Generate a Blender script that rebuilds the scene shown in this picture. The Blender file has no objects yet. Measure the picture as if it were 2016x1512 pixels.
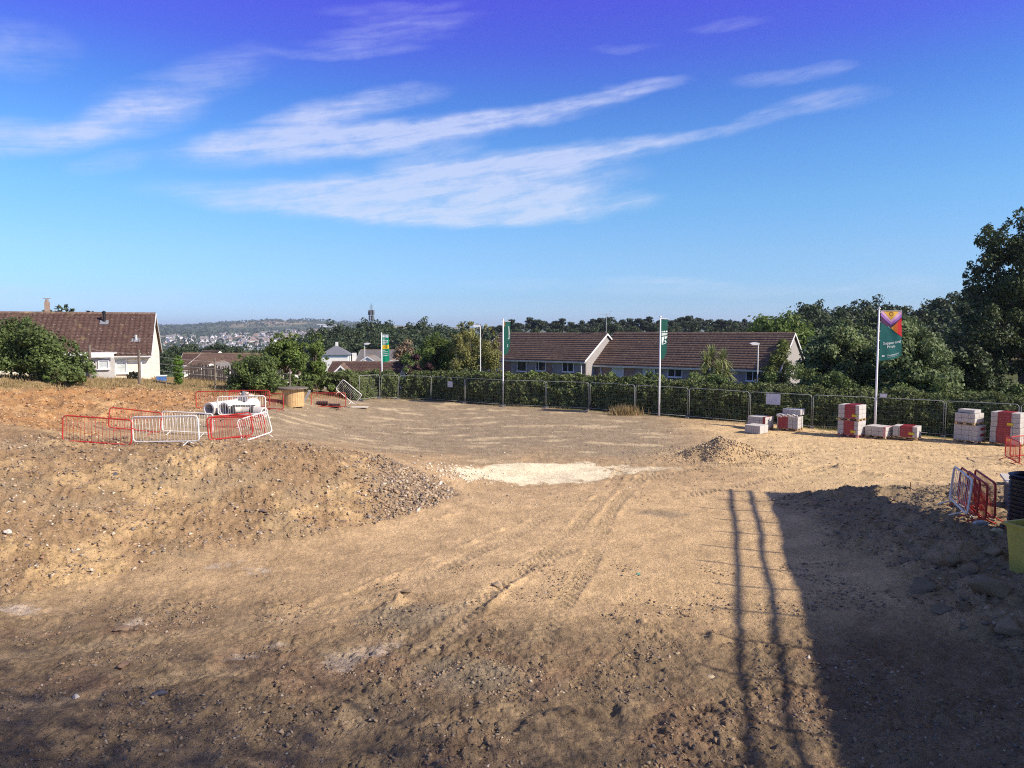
import bpy, bmesh, math, random
import numpy as np
from mathutils import Vector, Matrix

R = math.radians
SC = bpy.context.scene
COL = SC.collection
rng = np.random.default_rng(7)
random.seed(7)

# ------------------------------------------------------------------ camera
CAM_H = 5.8
FPX = 1456.0                      # focal length in pixels of the 2016 px wide photograph
PITCH = math.atan((756 - 650) / FPX)
cam = bpy.data.cameras.new('camera')
cam.sensor_width = 36.0
cam.lens = 36.0 * FPX / 2016.0
cam.clip_start = 0.1
cam.clip_end = 30000
cam_o = bpy.data.objects.new('camera', cam)
cam_o.location = (0, 0, CAM_H)
cam_o.rotation_euler = (R(90) - PITCH, 0, 0)
COL.objects.link(cam_o)
SC.camera = cam_o

# ------------------------------------------------------------------ light
SUN_AZ, SUN_EL = R(115), R(36)    # azimuth clockwise from +Y (the view direction)
SUN = Vector((math.sin(SUN_AZ) * math.cos(SUN_EL), math.cos(SUN_AZ) * math.cos(SUN_EL), math.sin(SUN_EL)))
sl = bpy.data.lights.new('sun', 'SUN')
sl.energy = 5.0
sl.angle = R(0.53)
sl.color = (1.0, 0.90, 0.76)
so = bpy.data.objects.new('sun', sl)
so.rotation_euler = SUN.to_track_quat('Z', 'Y').to_euler()
so.location = (30, -20, 40)
COL.objects.link(so)
SC.view_settings.view_transform = 'Standard'
SC.view_settings.look = 'None'
SC.view_settings.exposure = 0.45
SC.view_settings.gamma = 1.0
SC.view_settings.use_curve_mapping = False
SC.cycles.use_denoising = False
SC.cycles.filter_width = 1.1
SC.cycles.max_bounces = 6
SC.cycles.transparent_max_bounces = 8
SC.cycles.volume_bounces = 0


def pix_dir(px, py):
    a = (px - 1008) / FPX
    b = -(py - 756) / FPX
    return Vector((a, math.cos(PITCH) + b * math.sin(PITCH), -math.sin(PITCH) + b * math.cos(PITCH)))


def P(px, py, Y):
    d = pix_dir(px, py)
    return Vector((0, 0, CAM_H)) + d * (Y / d.y)


def azel(px, py):
    d = pix_dir(px, py).normalized()
    return math.atan2(d.x, d.y), math.asin(d.z)


# ------------------------------------------------------------------ world sky with cirrus
world = bpy.data.worlds.new('World')
SC.world = world
world.use_nodes = True
wt = world.node_tree
wt.nodes.clear()


class NB:
    """small node-building helper"""
    def __init__(s, tree): s.t = tree

    def n(s, typ, **kw):
        nd = s.t.nodes.new(typ)
        for k, v in kw.items(): setattr(nd, k, v)
        return nd

    def link(s, a, b): s.t.links.new(a, b)

    def val(s, sock, v):
        if isinstance(v, bpy.types.NodeSocket): s.link(v, sock)
        else: sock.default_value = v

    def m(s, op, a, b=None, c=None, clamp=False):
        nd = s.n('ShaderNodeMath', operation=op, use_clamp=clamp)
        s.val(nd.inputs[0], a)
        if b is not None: s.val(nd.inputs[1], b)
        if c is not None: s.val(nd.inputs[2], c)
        return nd.outputs[0]

    def ss(s, v, lo, hi, a=0.0, b=1.0):
        nd = s.n('ShaderNodeMapRange', interpolation_type='SMOOTHSTEP')
        s.val(nd.inputs['Value'], v)
        nd.inputs['From Min'].default_value = lo; nd.inputs['From Max'].default_value = hi
        nd.inputs['To Min'].default_value = a; nd.inputs['To Max'].default_value = b
        return nd.outputs['Result']

    def noise(s, vec, scale, detail=3.0, rough=0.55, dist=0.0, out='Fac'):
        nd = s.n('ShaderNodeTexNoise')
        if vec is not None: s.link(vec, nd.inputs['Vector'])
        nd.inputs['Scale'].default_value = scale; nd.inputs['Detail'].default_value = detail
        nd.inputs['Roughness'].default_value = rough; nd.inputs['Distortion'].default_value = dist
        return nd.outputs[out]

    def mix(s, fac, a, b, blend='MIX'):
        nd = s.n('ShaderNodeMix', data_type='RGBA', blend_type=blend)
        s.val(nd.inputs[0], fac); s.val(nd.inputs[6], a); s.val(nd.inputs[7], b)
        return nd.outputs[2]

    def comb(s, x, y, z=0.0):
        nd = s.n('ShaderNodeCombineXYZ')
        s.val(nd.inputs[0], x); s.val(nd.inputs[1], y); s.val(nd.inputs[2], z)
        return nd.outputs[0]


def build_sky():
    b = NB(wt)
    out = b.n('ShaderNodeOutputWorld'); bg = b.n('ShaderNodeBackground')
    b.link(bg.outputs[0], out.inputs[0])
    sky = b.n('ShaderNodeTexSky', sky_type='NISHITA')
    sky.sun_disc = False
    sky.sun_elevation = SUN_EL
    sky.sun_rotation = SUN_AZ
    sky.altitude = 60
    sky.air_density = 1.0; sky.dust_density = 0.6; sky.ozone_density = 2.0
    tc = b.n('ShaderNodeTexCoord')
    sep = b.n('ShaderNodeSeparateXYZ'); b.link(tc.outputs['Generated'], sep.inputs[0])
    az = b.m('ARCTAN2', sep.outputs[0], sep.outputs[1])
    el = b.m('ARCSINE', sep.outputs[2])
    # colour of the sky by height above the horizon
    ramp = b.n('ShaderNodeValToRGB')
    e = b.m('MULTIPLY', el, 1 / R(50), clamp=True)
    b.link(e, ramp.inputs[0])
    cr = ramp.color_ramp
    cr.elements[0].position = 0; cr.elements[0].color = (*[c / 2.4 for c in SKY[0][1]], 1)
    cr.elements[1].position = 1; cr.elements[1].color = (*[c / 2.4 for c in SKY[-1][1]], 1)
    for p, c in SKY[1:-1]:
        x = cr.elements.new(p / 50.0); x.color = (*[q / 2.4 for q in c], 1)
    col = b.mix(1.0, sky.outputs[0], ramp.outputs[0], 'MULTIPLY')
    sc_ = b.n('ShaderNodeVectorMath', operation='SCALE'); b.link(col, sc_.inputs[0]); sc_.inputs['Scale'].default_value = 2.4
    col = sc_.outputs[0]
    # cirrus : streaks with their own place in the sky, torn up by stretched noise
    co = b.comb(az, el)
    warp = b.noise(co, 9.0, 3.0, 0.6, out='Color')
    wsep = b.n('ShaderNodeSeparateXYZ'); b.link(warp, wsep.inputs[0])
    waz = b.m('MULTIPLY_ADD', b.m('SUBTRACT', wsep.outputs[0], 0.5), 0.07, az)
    wel = b.m('MULTIPLY_ADD', b.m('SUBTRACT', wsep.outputs[1], 0.5), 0.020, el)
    # streaky noise, drawn out along a gently rising direction
    ca, sa = math.cos(0.16), math.sin(0.16)
    u = b.m('ADD', b.m('MULTIPLY', az, ca), b.m('MULTIPLY', el, sa))
    v = b.m('SUBTRACT', b.m('MULTIPLY', el, ca), b.m('MULTIPLY', az, sa))
    fib = b.noise(b.comb(b.m('MULTIPLY', u, 9.0), b.m('MULTIPLY', v, 95.0)), 1.0, 8.0, 0.70, 0.6)
    fib2 = b.noise(b.comb(b.m('MULTIPLY', u, 16.0), b.m('MULTIPLY', v, 36.0), 3.0), 1.0, 7.0, 0.66, 0.4)
    tex = b.m('ADD', b.m('MULTIPLY', fib, 0.6), b.m('MULTIPLY', fib2, 0.55))
    S = [  # x0,y0,x1,y1 (ends), half thickness, strength
        (340, 376, 1000, 400, 34, 1.2), (560, 400, 1210, 395, 46, 1.5), (640, 372, 1200, 345, 44, 1.3), (760, 350, 1300, 280, 30, 1.1), (980, 320, 1290, 282, 14, .9),
        (720, 425, 1150, 420, 28, 0.9),
        (350, 300, 820, 262, 40, 1.0), (560, 285, 1000, 240, 34, 1.1), (800, 258, 1180, 205, 22, 1.1), (380, 290, 700, 215, 30, 0.9), (560, 225, 860, 180, 28, 0.95), (1080, 205, 1270, 178, 14, 0.9), (1200, 172, 1350, 158, 14, 0.9),
        (740, 322, 930, 293, 20, 0.8), (-160, 270, 220, 262, 34, 1.0), (120, 262, 380, 205, 40, 0.95), (180, 220, 520, 115, 40, 0.6),
        (-120, 90, 140, 92, 46, 0.5), (150, 332, 280, 308, 20, 0.5),
        (560, 104, 820, 92, 12, .55), (600, 82, 860, 68, 12, .5), (660, 62, 900, 46, 11, .45), (700, 40, 940, 30, 11, .4), (640, 20, 900, 8, 11, .35),
        (1190, 282, 1470, 255, 13, 0.75), (1420, 254, 1560, 226, 16, 0.6), (1520, 222, 1720, 180, 20, 0.7), (1450, 164, 1640, 140, 16, 0.6), (1590, 135, 1680, 128, 12, .4),
        (1360, 58, 1500, 36, 12, 0.5), (1170, 95, 1300, 90, 9, 0.35), (1180, 412, 1320, 384, 13, 0.4),
        (-200, 578, 420, 585, 22, 0.5), (920, 560, 1130, 558, 14, 0.4), (1170, 552, 1420, 552, 9, 0.5), (1170, 568, 1620, 570, 18, 0.4), (1640, 568, 1900, 562, 22, 0.4),
        (2150, 300, 2900, 220, 60, 0.8), (-1500, 330, -500, 300, 60, 0.8), (2300, 480, 3200, 470, 40, 0.6),
    ]
    tot = None
    for x0, y0, x1, y1, th, st in S:
        a0, e0 = azel(x0, y0); a1, e1 = azel(x1, y1)
        L = math.hypot(a1 - a0, e1 - e0) / 2; ux, uy = (a1 - a0) / 2 / L, (e1 - e0) / 2 / L
        ca_, ce_ = (a0 + a1) / 2, (e0 + e1) / 2
        dx = b.m('SUBTRACT', waz, ca_); dy = b.m('SUBTRACT', wel, ce_)
        p = b.m('MULTIPLY_ADD', dx, ux / L, b.m('MULTIPLY', dy, uy / L))
        T = th * .78 / FPX
        q = b.m('MULTIPLY_ADD', dx, -uy / T, b.m('MULTIPLY', dy, ux / T))
        r2 = b.m('MULTIPLY_ADD', p, p, b.m('MULTIPLY', q, q))
        mk = b.ss(r2, 2.0, 0.0, 0.0, st)
        tot = mk if tot is None else b.m('ADD', tot, mk)
    tot = b.m('MINIMUM', tot, 1.6)
    dens = b.m('MULTIPLY', tot, b.ss(tex, 0.36, 0.82))
    dens = b.m('ADD', dens, b.m('MULTIPLY', tot, b.m('MULTIPLY', tot, 0.20)))
    dens = b.m('MINIMUM', b.m('MULTIPLY', dens, 0.54), 0.76)
    cloud = b.mix(b.m('MULTIPLY', el, 1 / R(23), clamp=True), (CLOUD_LO[0], CLOUD_LO[1], CLOUD_LO[2], 1), (CLOUD_HI[0], CLOUD_HI[1], CLOUD_HI[2], 1))
    col = b.mix(dens, col, cloud)
    b.link(col, bg.inputs[0])
    bg.inputs[1].default_value = SKY_STRENGTH


SKY_STRENGTH = 0.10
# tint of the clear-air model by elevation in degrees
SKY = [(0, (.70, 1.0, 1.85)), (2.4, (.56, .84, 1.38)), (5.8, (.60, .88, 1.26)), (9.6, (.55, .93, 1.28)), (13.2, (.48, .86, 1.34)),
       (16.8, (.38, .69, 1.36)), (20.1, (.43, .48, 1.50)), (24.0, (.54, .37, 1.65)), (50.0, (1.05, .95, .80))]
CLOUD_LO = (5.3, 6.2, 7.2); CLOUD_HI = (4.4, 4.7, 7.4)
build_sky()


# ------------------------------------------------------------------ helpers : properties, objects, meshes
def tag(o, label=None, cat=None, group=None, kind=None):
    if label: o['label'] = label
    if cat: o['category'] = cat
    if group: o['group'] = group
    if kind: o['kind'] = kind
    return o


def empty(name, loc=(0, 0, 0), rz=0.0, label=None, cat=None, group=None):
    o = bpy.data.objects.new(name, None)
    o.empty_display_size = 0.2
    o.location = loc
    o.rotation_euler = (0, 0, rz)
    COL.objects.link(o)
    return tag(o, label, cat, group)


def link(name, me, parent=None, mats=()):
    o = bpy.data.objects.new(name, me)
    COL.objects.link(o)
    if parent is not None: o.parent = parent
    for m_ in mats: me.materials.append(m_)
    return o


def copy_tree(o, parent=None):
    c = o.copy(); COL.objects.link(c); c.parent = parent
    for ch in list(o.children): copy_tree(ch, c)
    return c


class MB:
    def __init__(s): s.v = []; s.f = []; s.mi = []

    def add(s, vs, fs, mi=0):
        k = len(s.v)
        s.v.extend([tuple(p) for p in vs])
        for f in fs: s.f.append(tuple(i + k for i in f)); s.mi.append(mi)
        return s

    def box(s, c, d, rot=None, mi=0):
        hx, hy, hz = d[0] / 2, d[1] / 2, d[2] / 2
        vs = [Vector((x * hx, y * hy, z * hz)) for z in (-1, 1) for y in (-1, 1) for x in (-1, 1)]
        if rot is not None: vs = [rot @ p for p in vs]
        vs = [p + Vector(c) for p in vs]
        return s.add(vs, [(0, 2, 3, 1), (4, 5, 7, 6), (0, 1, 5, 4), (2, 6, 7, 3), (0, 4, 6, 2), (1, 3, 7, 5)], mi)

    def tube(s, pts, r, n=6, closed=False, mi=0):
        pts = [Vector(p) for p in pts]; N = len(pts)
        rs = r if isinstance(r, (list, tuple)) else [r] * N
        vs = []; prev = None
        for i, p in enumerate(pts):
            if closed: t = pts[(i + 1) % N] - pts[i - 1]
            else: t = pts[min(i + 1, N - 1)] - pts[max(i - 1, 0)]
            t.normalize()
            if prev is None:
                a = Vector((0, 0, 1)) if abs(t.z) < 0.9 else Vector((1, 0, 0))
                prev = t.cross(a).normalized()
            x = (prev - t * prev.dot(t)).normalized(); prev = x
            y = t.cross(x)
            for k in range(n):
                an = 2 * math.pi * k / n
                vs.append(p + (x * math.cos(an) + y * math.sin(an)) * rs[i])
        fs = []
        for i in range(N if closed else N - 1):
            j = (i + 1) % N
            for k in range(n):
                l = (k + 1) % n
                fs.append((i * n + k, i * n + l, j * n + l, j * n + k))
        if not closed:
            fs.append(tuple(range(n - 1, -1, -1))); fs.append(tuple((N - 1) * n + k for k in range(n)))
        return s.add(vs, fs, mi)

    def prism(s, poly, a, b, axis=1, mi=0):
        """poly in 2D extruded along an axis from a to b"""
        n = len(poly)
        def put(p, t):
            if axis == 1: return (p[0], t, p[1])
            if axis == 0: return (t, p[0], p[1])
            return (p[0], p[1], t)
        vs = [put(p, a) for p in poly] + [put(p, b) for p in poly]
        fs = [tuple(range(n)), tuple(range(2 * n - 1, n - 1, -1))]
        for i in range(n):
            j = (i + 1) % n
            fs.append((i, i + n, j + n, j))
        return s.add(vs, fs, mi)

    def lathe(s, prof, n=20, c=(0, 0, 0), mi=0):
        vs = []
        for r, z in prof:
            for k in range(n):
                an = 2 * math.pi * k / n
                vs.append((c[0] + r * math.cos(an), c[1] + r * math.sin(an), c[2] + z))
        fs = []
        for i in range(len(prof) - 1):
            for k in range(n):
                l = (k + 1) % n
                fs.append((i * n + k, i * n + l, (i + 1) * n + l, (i + 1) * n + k))
        fs.append(tuple(range(n - 1, -1, -1))); fs.append(tuple((len(prof) - 1) * n + k for k in range(n)))
        return s.add(vs, fs, mi)

    def mesh(s, name, mats=(), smooth=False):
        me = bpy.data.meshes.new(name)
        me.from_pydata(s.v, [], s.f)
        bm = bmesh.new(); bm.from_mesh(me); bmesh.ops.recalc_face_normals(bm, faces=bm.faces); bm.to_mesh(me); bm.free()
        if any(s.mi): me.polygons.foreach_set('material_index', s.mi)
        if smooth: me.polygons.foreach_set('use_smooth', [True] * len(me.polygons))
        for m_ in mats: me.materials.append(m_)
        return me

    def build(s, name, mat, parent=None, smooth=False):
        mats = mat if isinstance(mat, (list, tuple)) else ((mat,) if mat else ())
        o = bpy.data.objects.new(name, s.mesh(name, mats, smooth))
        COL.objects.link(o)
        if parent is not None: o.parent = parent
        return o


def np_mesh(name, verts, faces, mats=(), color=None, smooth=False):
    """fast mesh from numpy ; faces is (n,k) ; color is (nverts,3)"""
    me = bpy.data.meshes.new(name)
    nv = len(verts); nf, k = faces.shape
    me.vertices.add(nv); me.vertices.foreach_set('co', np.ascontiguousarray(verts, dtype=np.float32).ravel())
    me.loops.add(nf * k); me.loops.foreach_set('vertex_index', np.ascontiguousarray(faces, dtype=np.int32).ravel())
    me.polygons.add(nf)
    me.polygons.foreach_set('loop_start', np.arange(0, nf * k, k, dtype=np.int32))
    me.polygons.foreach_set('loop_total', np.full(nf, k, dtype=np.int32))
    if smooth: me.polygons.foreach_set('use_smooth', np.ones(nf, dtype=bool))
    me.update(calc_edges=True)
    if color is not None:
        ca = me.color_attributes.new('tint', 'FLOAT_COLOR', 'POINT')
        c4 = np.ones((nv, 4), dtype=np.float32); c4[:, :3] = color
        ca.data.foreach_set('color', c4.ravel())
    for m_ in mats: me.materials.append(m_)
    return me


# ------------------------------------------------------------------ materials
MATS = {}


def mat(name, col, rough=0.6, var=0.12, scale=6.0, bump=0.0, bscale=40.0, metal=0.0, spec=0.3, dirt=None, dirt_amt=0.0):
    if name in MATS: return MATS[name]
    m_ = bpy.data.materials.new(name); m_.use_nodes = True
    b = NB(m_.node_tree); t = m_.node_tree
    pr = t.nodes['Principled BSDF']
    tc = b.n('ShaderNodeTexCoord')
    f = b.noise(tc.outputs['Object'], scale, 5.0, 0.6)
    lo = tuple(c * (1 - var) for c in col) + (1,); hi = tuple(min(1, c * (1 + var)) for c in col) + (1,)
    c = b.mix(b.ss(f, 0.3, 0.7), lo, hi)
    if dirt is not None:
        d = b.ss(b.noise(tc.outputs['Object'], scale * 0.45, 6.0, 0.65), 0.48, 0.72, 0.0, dirt_amt)
        c = b.mix(d, c, (*dirt, 1))
    b.link(c, pr.inputs['Base Color'])
    pr.inputs['Roughness'].default_value = rough; pr.inputs['Metallic'].default_value = metal
    pr.inputs['Specular IOR Level'].default_value = spec
    if bump > 0:
        bp = b.n('ShaderNodeBump'); bp.inputs['Strength'].default_value = bump; bp.inputs['Distance'].default_value = 0.02
        b.link(b.noise(tc.outputs['Object'], bscale, 4.0), bp.inputs['Height']); b.link(bp.outputs[0], pr.inputs['Normal'])
    MATS[name] = m_
    return m_


def leaf_mat(name, col, trans=0.3, rough=0.55):
    if name in MATS: return MATS[name]
    m_ = bpy.data.materials.new(name); m_.use_nodes = True
    b = NB(m_.node_tree); t = m_.node_tree
    pr = t.nodes['Principled BSDF']; out = t.nodes['Material Output']
    at = b.n('ShaderNodeAttribute', attribute_name='tint')
    c = b.mix(1.0, (*col, 1), at.outputs['Color'], 'MULTIPLY')
    b.link(c, pr.inputs['Base Color'])
    pr.inputs['Roughness'].default_value = rough; pr.inputs['Specular IOR Level'].default_value = 0.25
    tr = b.n('ShaderNodeBsdfTranslucent'); b.link(c, tr.inputs['Color'])
    mx = b.n('ShaderNodeMixShader'); mx.inputs[0].default_value = trans
    b.link(pr.outputs[0], mx.inputs[1]); b.link(tr.outputs[0], mx.inputs[2]); b.link(mx.outputs[0], out.inputs[0])
    MATS[name] = m_
    return m_


def tint_mat(name, rough=0.9, spec=0.15, scale=9.0, var=0.25, fine=60.0, bump=0.5, bdist=0.02):
    """colour comes from the mesh, broken up by two scales of noise"""
    if name in MATS: return MATS[name]
    m_ = bpy.data.materials.new(name); m_.use_nodes = True
    b = NB(m_.node_tree); t = m_.node_tree
    pr = t.nodes['Principled BSDF']
    at = b.n('ShaderNodeAttribute', attribute_name='tint')
    tc = b.n('ShaderNodeTexCoord')
    n1 = b.ss(b.noise(tc.outputs['Object'], scale, 6.0, 0.65), 0.25, 0.75, 1 - var, 1 + var)
    n2 = b.ss(b.noise(tc.outputs['Object'], fine, 3.0, 0.6), 0.25, 0.75, 1 - var, 1 + var)
    g = b.m('MULTIPLY', n1, n2)
    c = b.mix(1.0, at.outputs['Color'], b.comb(g, g, g), 'MULTIPLY')
    b.link(c, pr.inputs['Base Color'])
    pr.inputs['Roughness'].default_value = rough; pr.inputs['Specular IOR Level'].default_value = spec
    if bump > 0:
        bp = b.n('ShaderNodeBump'); bp.inputs['Strength'].default_value = bump; bp.inputs['Distance'].default_value = bdist
        b.link(b.noise(tc.outputs['Object'], fine * 0.6, 5.0, 0.65), bp.inputs['Height']); b.link(bp.outputs[0], pr.inputs['Normal'])
    MATS[name] = m_
    return m_


def glass_mat():
    if 'window_glass' in MATS: return MATS['window_glass']
    m_ = mat('window_glass', (0.03, 0.035, 0.04), 0.08, 0.3, 2.0, spec=0.6)
    return m_


# ------------------------------------------------------------------ noise (numpy)
def _hash(xi, yi, seed):
    h = (xi * 374761393 + yi * 668265263 + seed * 1442695041) & 0xffffffff
    h = ((h ^ (h >> 13)) * 1274126177) & 0xffffffff
    h = ((h ^ (h >> 16)) * 2246822519) & 0xffffffff
    return h ^ (h >> 15)


def perlin(x, y, seed=0):
    x = np.asarray(x, float); y = np.asarray(y, float)
    xi = np.floor(x).astype(np.int64); yi = np.floor(y).astype(np.int64)
    fx = x - xi; fy = y - yi
    u = fx * fx * fx * (fx * (fx * 6 - 15) + 10); v = fy * fy * fy * (fy * (fy * 6 - 15) + 10)
    def g(i, j):
        a = _hash(xi + i, yi + j, seed) * (2 * math.pi / 4294967296.0)
        return np.cos(a) * (fx - i) + np.sin(a) * (fy - j)
    a = g(0, 0) * (1 - u) + g(1, 0) * u; c = g(0, 1) * (1 - u) + g(1, 1) * u
    return (a * (1 - v) + c * v) * 1.5


def fbm(x, y, scale, octs=4, seed=0, gain=0.5):
    t = 0.0; a = 1.0; f = 1.0 / scale
    for o in range(octs):
        t = t + a * perlin(np.asarray(x) * f + o * 17.3, np.asarray(y) * f - o * 9.1, seed + o); a *= gain; f *= 2.03
    return t


def clods(x, y, scale, seed=0):
    """rounded lumps : 1 on a lump's middle, 0 between lumps ; random lump heights"""
    x = np.asarray(x, float) / scale; y = np.asarray(y, float) / scale
    xi = np.floor(x).astype(np.int64); yi = np.floor(y).astype(np.int64)
    best = np.full(x.shape, 9.0); hh = np.zeros(x.shape)
    for i in (-1, 0, 1):
        for j in (-1, 0, 1):
            h = _hash(xi + i, yi + j, seed)
            cx = xi + i + (h & 1023) / 1024.0; cy = yi + j + ((h >> 10) & 1023) / 1024.0
            rr = ((h >> 20) & 1023) / 1024.0
            d = (x - cx) ** 2 + (y - cy) ** 2
            m_ = d < best
            best = np.where(m_, d, best); hh = np.where(m_, rr, hh)
    return np.clip(1 - best * 2.2, 0, 1) * hh


def sstep(v, a, b):
    t = np.clip((np.asarray(v, float) - a) / (b - a), 0, 1)
    return t * t * (3 - 2 * t)


# ------------------------------------------------------------------ terrain
CTRL = []


def cw(x, y, z): CTRL.append((x, y, z))


def cp(px, py, Y):
    p = P(px, py, Y); CTRL.append((p.x, p.y, p.z))


for a in [(-14, 4, .3), (-4, 4, 0), (4, 4, 0), (14, 4, .5), (-8, 10, .1), (0, 12, 0), (6, 12, .05), (0, 18, 0), (6, 18, 0), (0, 25, 0), (5, 26, 0),
          (0, 35, 0), (8, 38, 0), (0, 45, 0), (8, 45, 0), (15, 30, .1), (20, 36, -.05), (27, 40, -.1), (30, 30, .3), (22, 24, .6), (0, 54, 0), (12, 49, 0), (-6, 60, 0),
          (11.4, 19, .95), (10.6, 16, .75), (13, 15, .8), (16, 18, 1.0), (8.3, 18, .15), (8.5, 13, .3), (11, 10, .6), (12.5, 24, .35), (9.5, 23, .1),
          (0, 66, .1), (-10, 70, -.2), (20, 60, .1), (30, 55, .2), (10, 80, .1), (-5, 85, -.3), (30, 80, .4), (45, 50, .5), (45, 80, .8), (60, 20, .8),
          (-30, 62, 1.9), (-22, 56, 1.9), (-38, 48, 2.6), (-24, 70, .8), (-40, 80, .5), (-60, 60, 2), (-60, 30, 3.2), (-20, 85, -.5), (-45, 20, 2.5),
          (0, -15, 0), (-25, -15, .4), (25, -15, .5), (-25, 8, .8), (35, 5, .8), (-70, 0, 1.5), (60, -15, .6)]: cw(*a)
for a in [(330, 875, 26), (190, 877, 25.2), (265, 853, 32.5), (370, 858, 33), (455, 868, 28.5), (477, 813, 37.5), (420, 815, 38), (545, 812, 42), (580, 803, 46),
          (647, 806, 48), (715, 790, 59), (760, 783, 63), (545, 870, 29.5), (700, 882, 34), (620, 835, 42), (850, 880, 36.7),
          (850, 1000, 24.1), (720, 1035, 22), (600, 1062, 20.4), (300, 1110, 18), (0, 1180, 15.4), (-200, 1210, 14.2),
          (-150, 885, 22.5), (100, 888, 23.4), (400, 882, 25), (600, 888, 26.3), (740, 905, 27.2), (830, 935, 27.6), (880, 965, 27.5),
          (300, 985, 21.3), (100, 1000, 19.6), (600, 965, 23.2),
          (100, 822, 33), (0, 805, 31.5), (0, 752, 38), (-200, 760, 34), (200, 757, 42), (350, 770, 46), (450, 777, 46.5), (300, 820, 36.5), (540, 768, 52), (620, 778, 54)]: cp(*a)
CT = np.array(CTRL)


def _tps():
    n = len(CT)
    d = np.sqrt(((CT[:, None, :2] - CT[None, :, :2]) ** 2).sum(-1)) / 10.0
    K = np.where(d > 0, d * d * np.log(np.maximum(d, 1e-9)), 0) + np.eye(n) * 0.01
    Pm = np.c_[np.ones(n), CT[:, :2] / 10.0]
    A = np.zeros((n + 3, n + 3)); A[:n, :n] = K; A[:n, n:] = Pm; A[n:, :n] = Pm.T
    return np.linalg.solve(A, np.r_[CT[:, 2], 0, 0, 0])


TPSW = _tps()


def near_h(x, y):
    out = TPSW[-3] + TPSW[-2] * x / 10 + TPSW[-1] * y / 10
    for i in range(len(CT)):
        r2 = ((x - CT[i, 0]) ** 2 + (y - CT[i, 1]) ** 2) / 100.0
        out = out + TPSW[i] * 0.5 * r2 * np.log(np.maximum(r2, 1e-12))
    return out


def far_h(x, y):
    d = np.hypot(x, y); u = x / np.maximum(y, 1.0)
    left = np.interp(d, [0, 90, 140, 250, 450, 700, 1200, 1700, 2200, 2800, 3500, 4500, 5200, 6500, 9000], [0, 0, -2, -7, -20, -34, -47, -44, -34, -20, -4, 16, 22, 10, -20])
    right = np.interp(d, [0, 90, 200, 400, 800, 2000, 4000, 6500, 9000], [0, .3, 2, 1, -10, -20, 5, 10, -20])
    w = sstep(u, -0.10, 0.02)
    w = np.where(y < 0, 1.0, w)
    z = left * (1 - w) + right * w
    # town hill rising to the right, and the bare hill on the skyline
    z = z + 38 * np.exp(-(((x + 1330) / 420) ** 2 + ((y - 4100) / 500) ** 2))
    z = z + 26 * np.exp(-(((x + 620) / 330) ** 2 + ((y - 2350) / 420) ** 2))
    z = z + 16 * np.exp(-(((x + 900) / 600) ** 2 + ((y - 4300) / 500) ** 2))
    z = z + fbm(x, y, 700, 3, 91) * 7 * sstep(d, 900, 3000)
    # wooded rise on the right
    z = z + 3 * np.exp(-(((x - 110) / 60) ** 2 + ((y - 140) / 60) ** 2))
    return z


def macro(x, y):
    x = np.asarray(x, float); y = np.asarray(y, float)
    d = np.hypot(x, y)
    w = sstep(d, 78, 125)
    n_ = np.zeros(x.shape); k = d < 130
    if np.any(k): n_[k] = near_h(x[k], y[k])
    z = n_ * (1 - w) + far_h(x, y) * w
    # heap of dumped soil, the raised edge of the pale patch and the rubble ridge on the right
    w1 = fbm(x, y, 1.1, 3, 5)
    r = np.hypot((x - 9.7) / 1.75, (y - 34.2) / 1.9) * (1 + 0.18 * w1)
    z = z + 0.95 * np.clip(1 - r, 0, 1) ** 1.05
    r = np.hypot((x - 11.2) / 1.9, (y - 33.4) / 1.3) * (1 + 0.25 * w1)
    z = z + 0.30 * np.clip(1 - r, 0, 1)
    r = np.hypot((x - 11.6) / 2.3, (y - 24.6) / .9) * (1 + 0.3 * w1)
    z = z + 0.28 * np.clip(1 - r, 0, 1)
    r = np.hypot((x - 10.2) / 2.3, (y - 13.4) / 1.5) * (1 + 0.3 * w1)
    z = z + 0.5 * np.clip(1 - r, 0, 1) ** .8
    r = np.hypot((x - .8) / 2.2, (y - 31.6) / 1.1)
    z = z + 0.22 * np.clip(1 - r, 0, 1)
    return z


def poly_dist(x, y, pts):
    """distance to a polyline, signed side, and arc length of the nearest point"""
    best = np.full(x.shape, 1e9); s_out = np.zeros(x.shape); sg = np.zeros(x.shape); s0 = 0.0
    for (ax, ay), (bx, by) in zip(pts[:-1], pts[1:]):
        dx, dy = bx - ax, by - ay; L = math.hypot(dx, dy)
        t = np.clip(((x - ax) * dx + (y - ay) * dy) / (L * L), 0, 1)
        qx, qy = x - ax - t * dx, y - ay - t * dy
        d2 = qx * qx + qy * qy; m_ = d2 < best
        best = np.where(m_, d2, best); s_out = np.where(m_, s0 + t * L, s_out)
        sg = np.where(m_, np.sign(dx * qy - dy * qx), sg); s0 += L
    return np.sqrt(best), sg, s_out


def gxy(px, py, z=0.0):
    d = pix_dir(px, py); t = (z - CAM_H) / d.z
    return d.x * t, d.y * t


def smooth_path(pp, n=8):
    pts = [gxy(*p) for p in pp]; out = []
    P_ = [pts[0]] + pts + [pts[-1]]
    for i in range(1, len(P_) - 2):
        for k in range(n):
            t = k / n
            out.append(tuple(0.5 * (2 * P_[i][c] + (P_[i + 1][c] - P_[i - 1][c]) * t + (2 * P_[i - 1][c] - 5 * P_[i][c] + 4 * P_[i + 1][c] - P_[i + 2][c]) * t * t
                                    + (3 * P_[i][c] - P_[i - 1][c] - 3 * P_[i + 1][c] + P_[i + 2][c]) * t ** 3) for c in (0, 1)))
    out.append(pts[-1])
    return out


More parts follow.
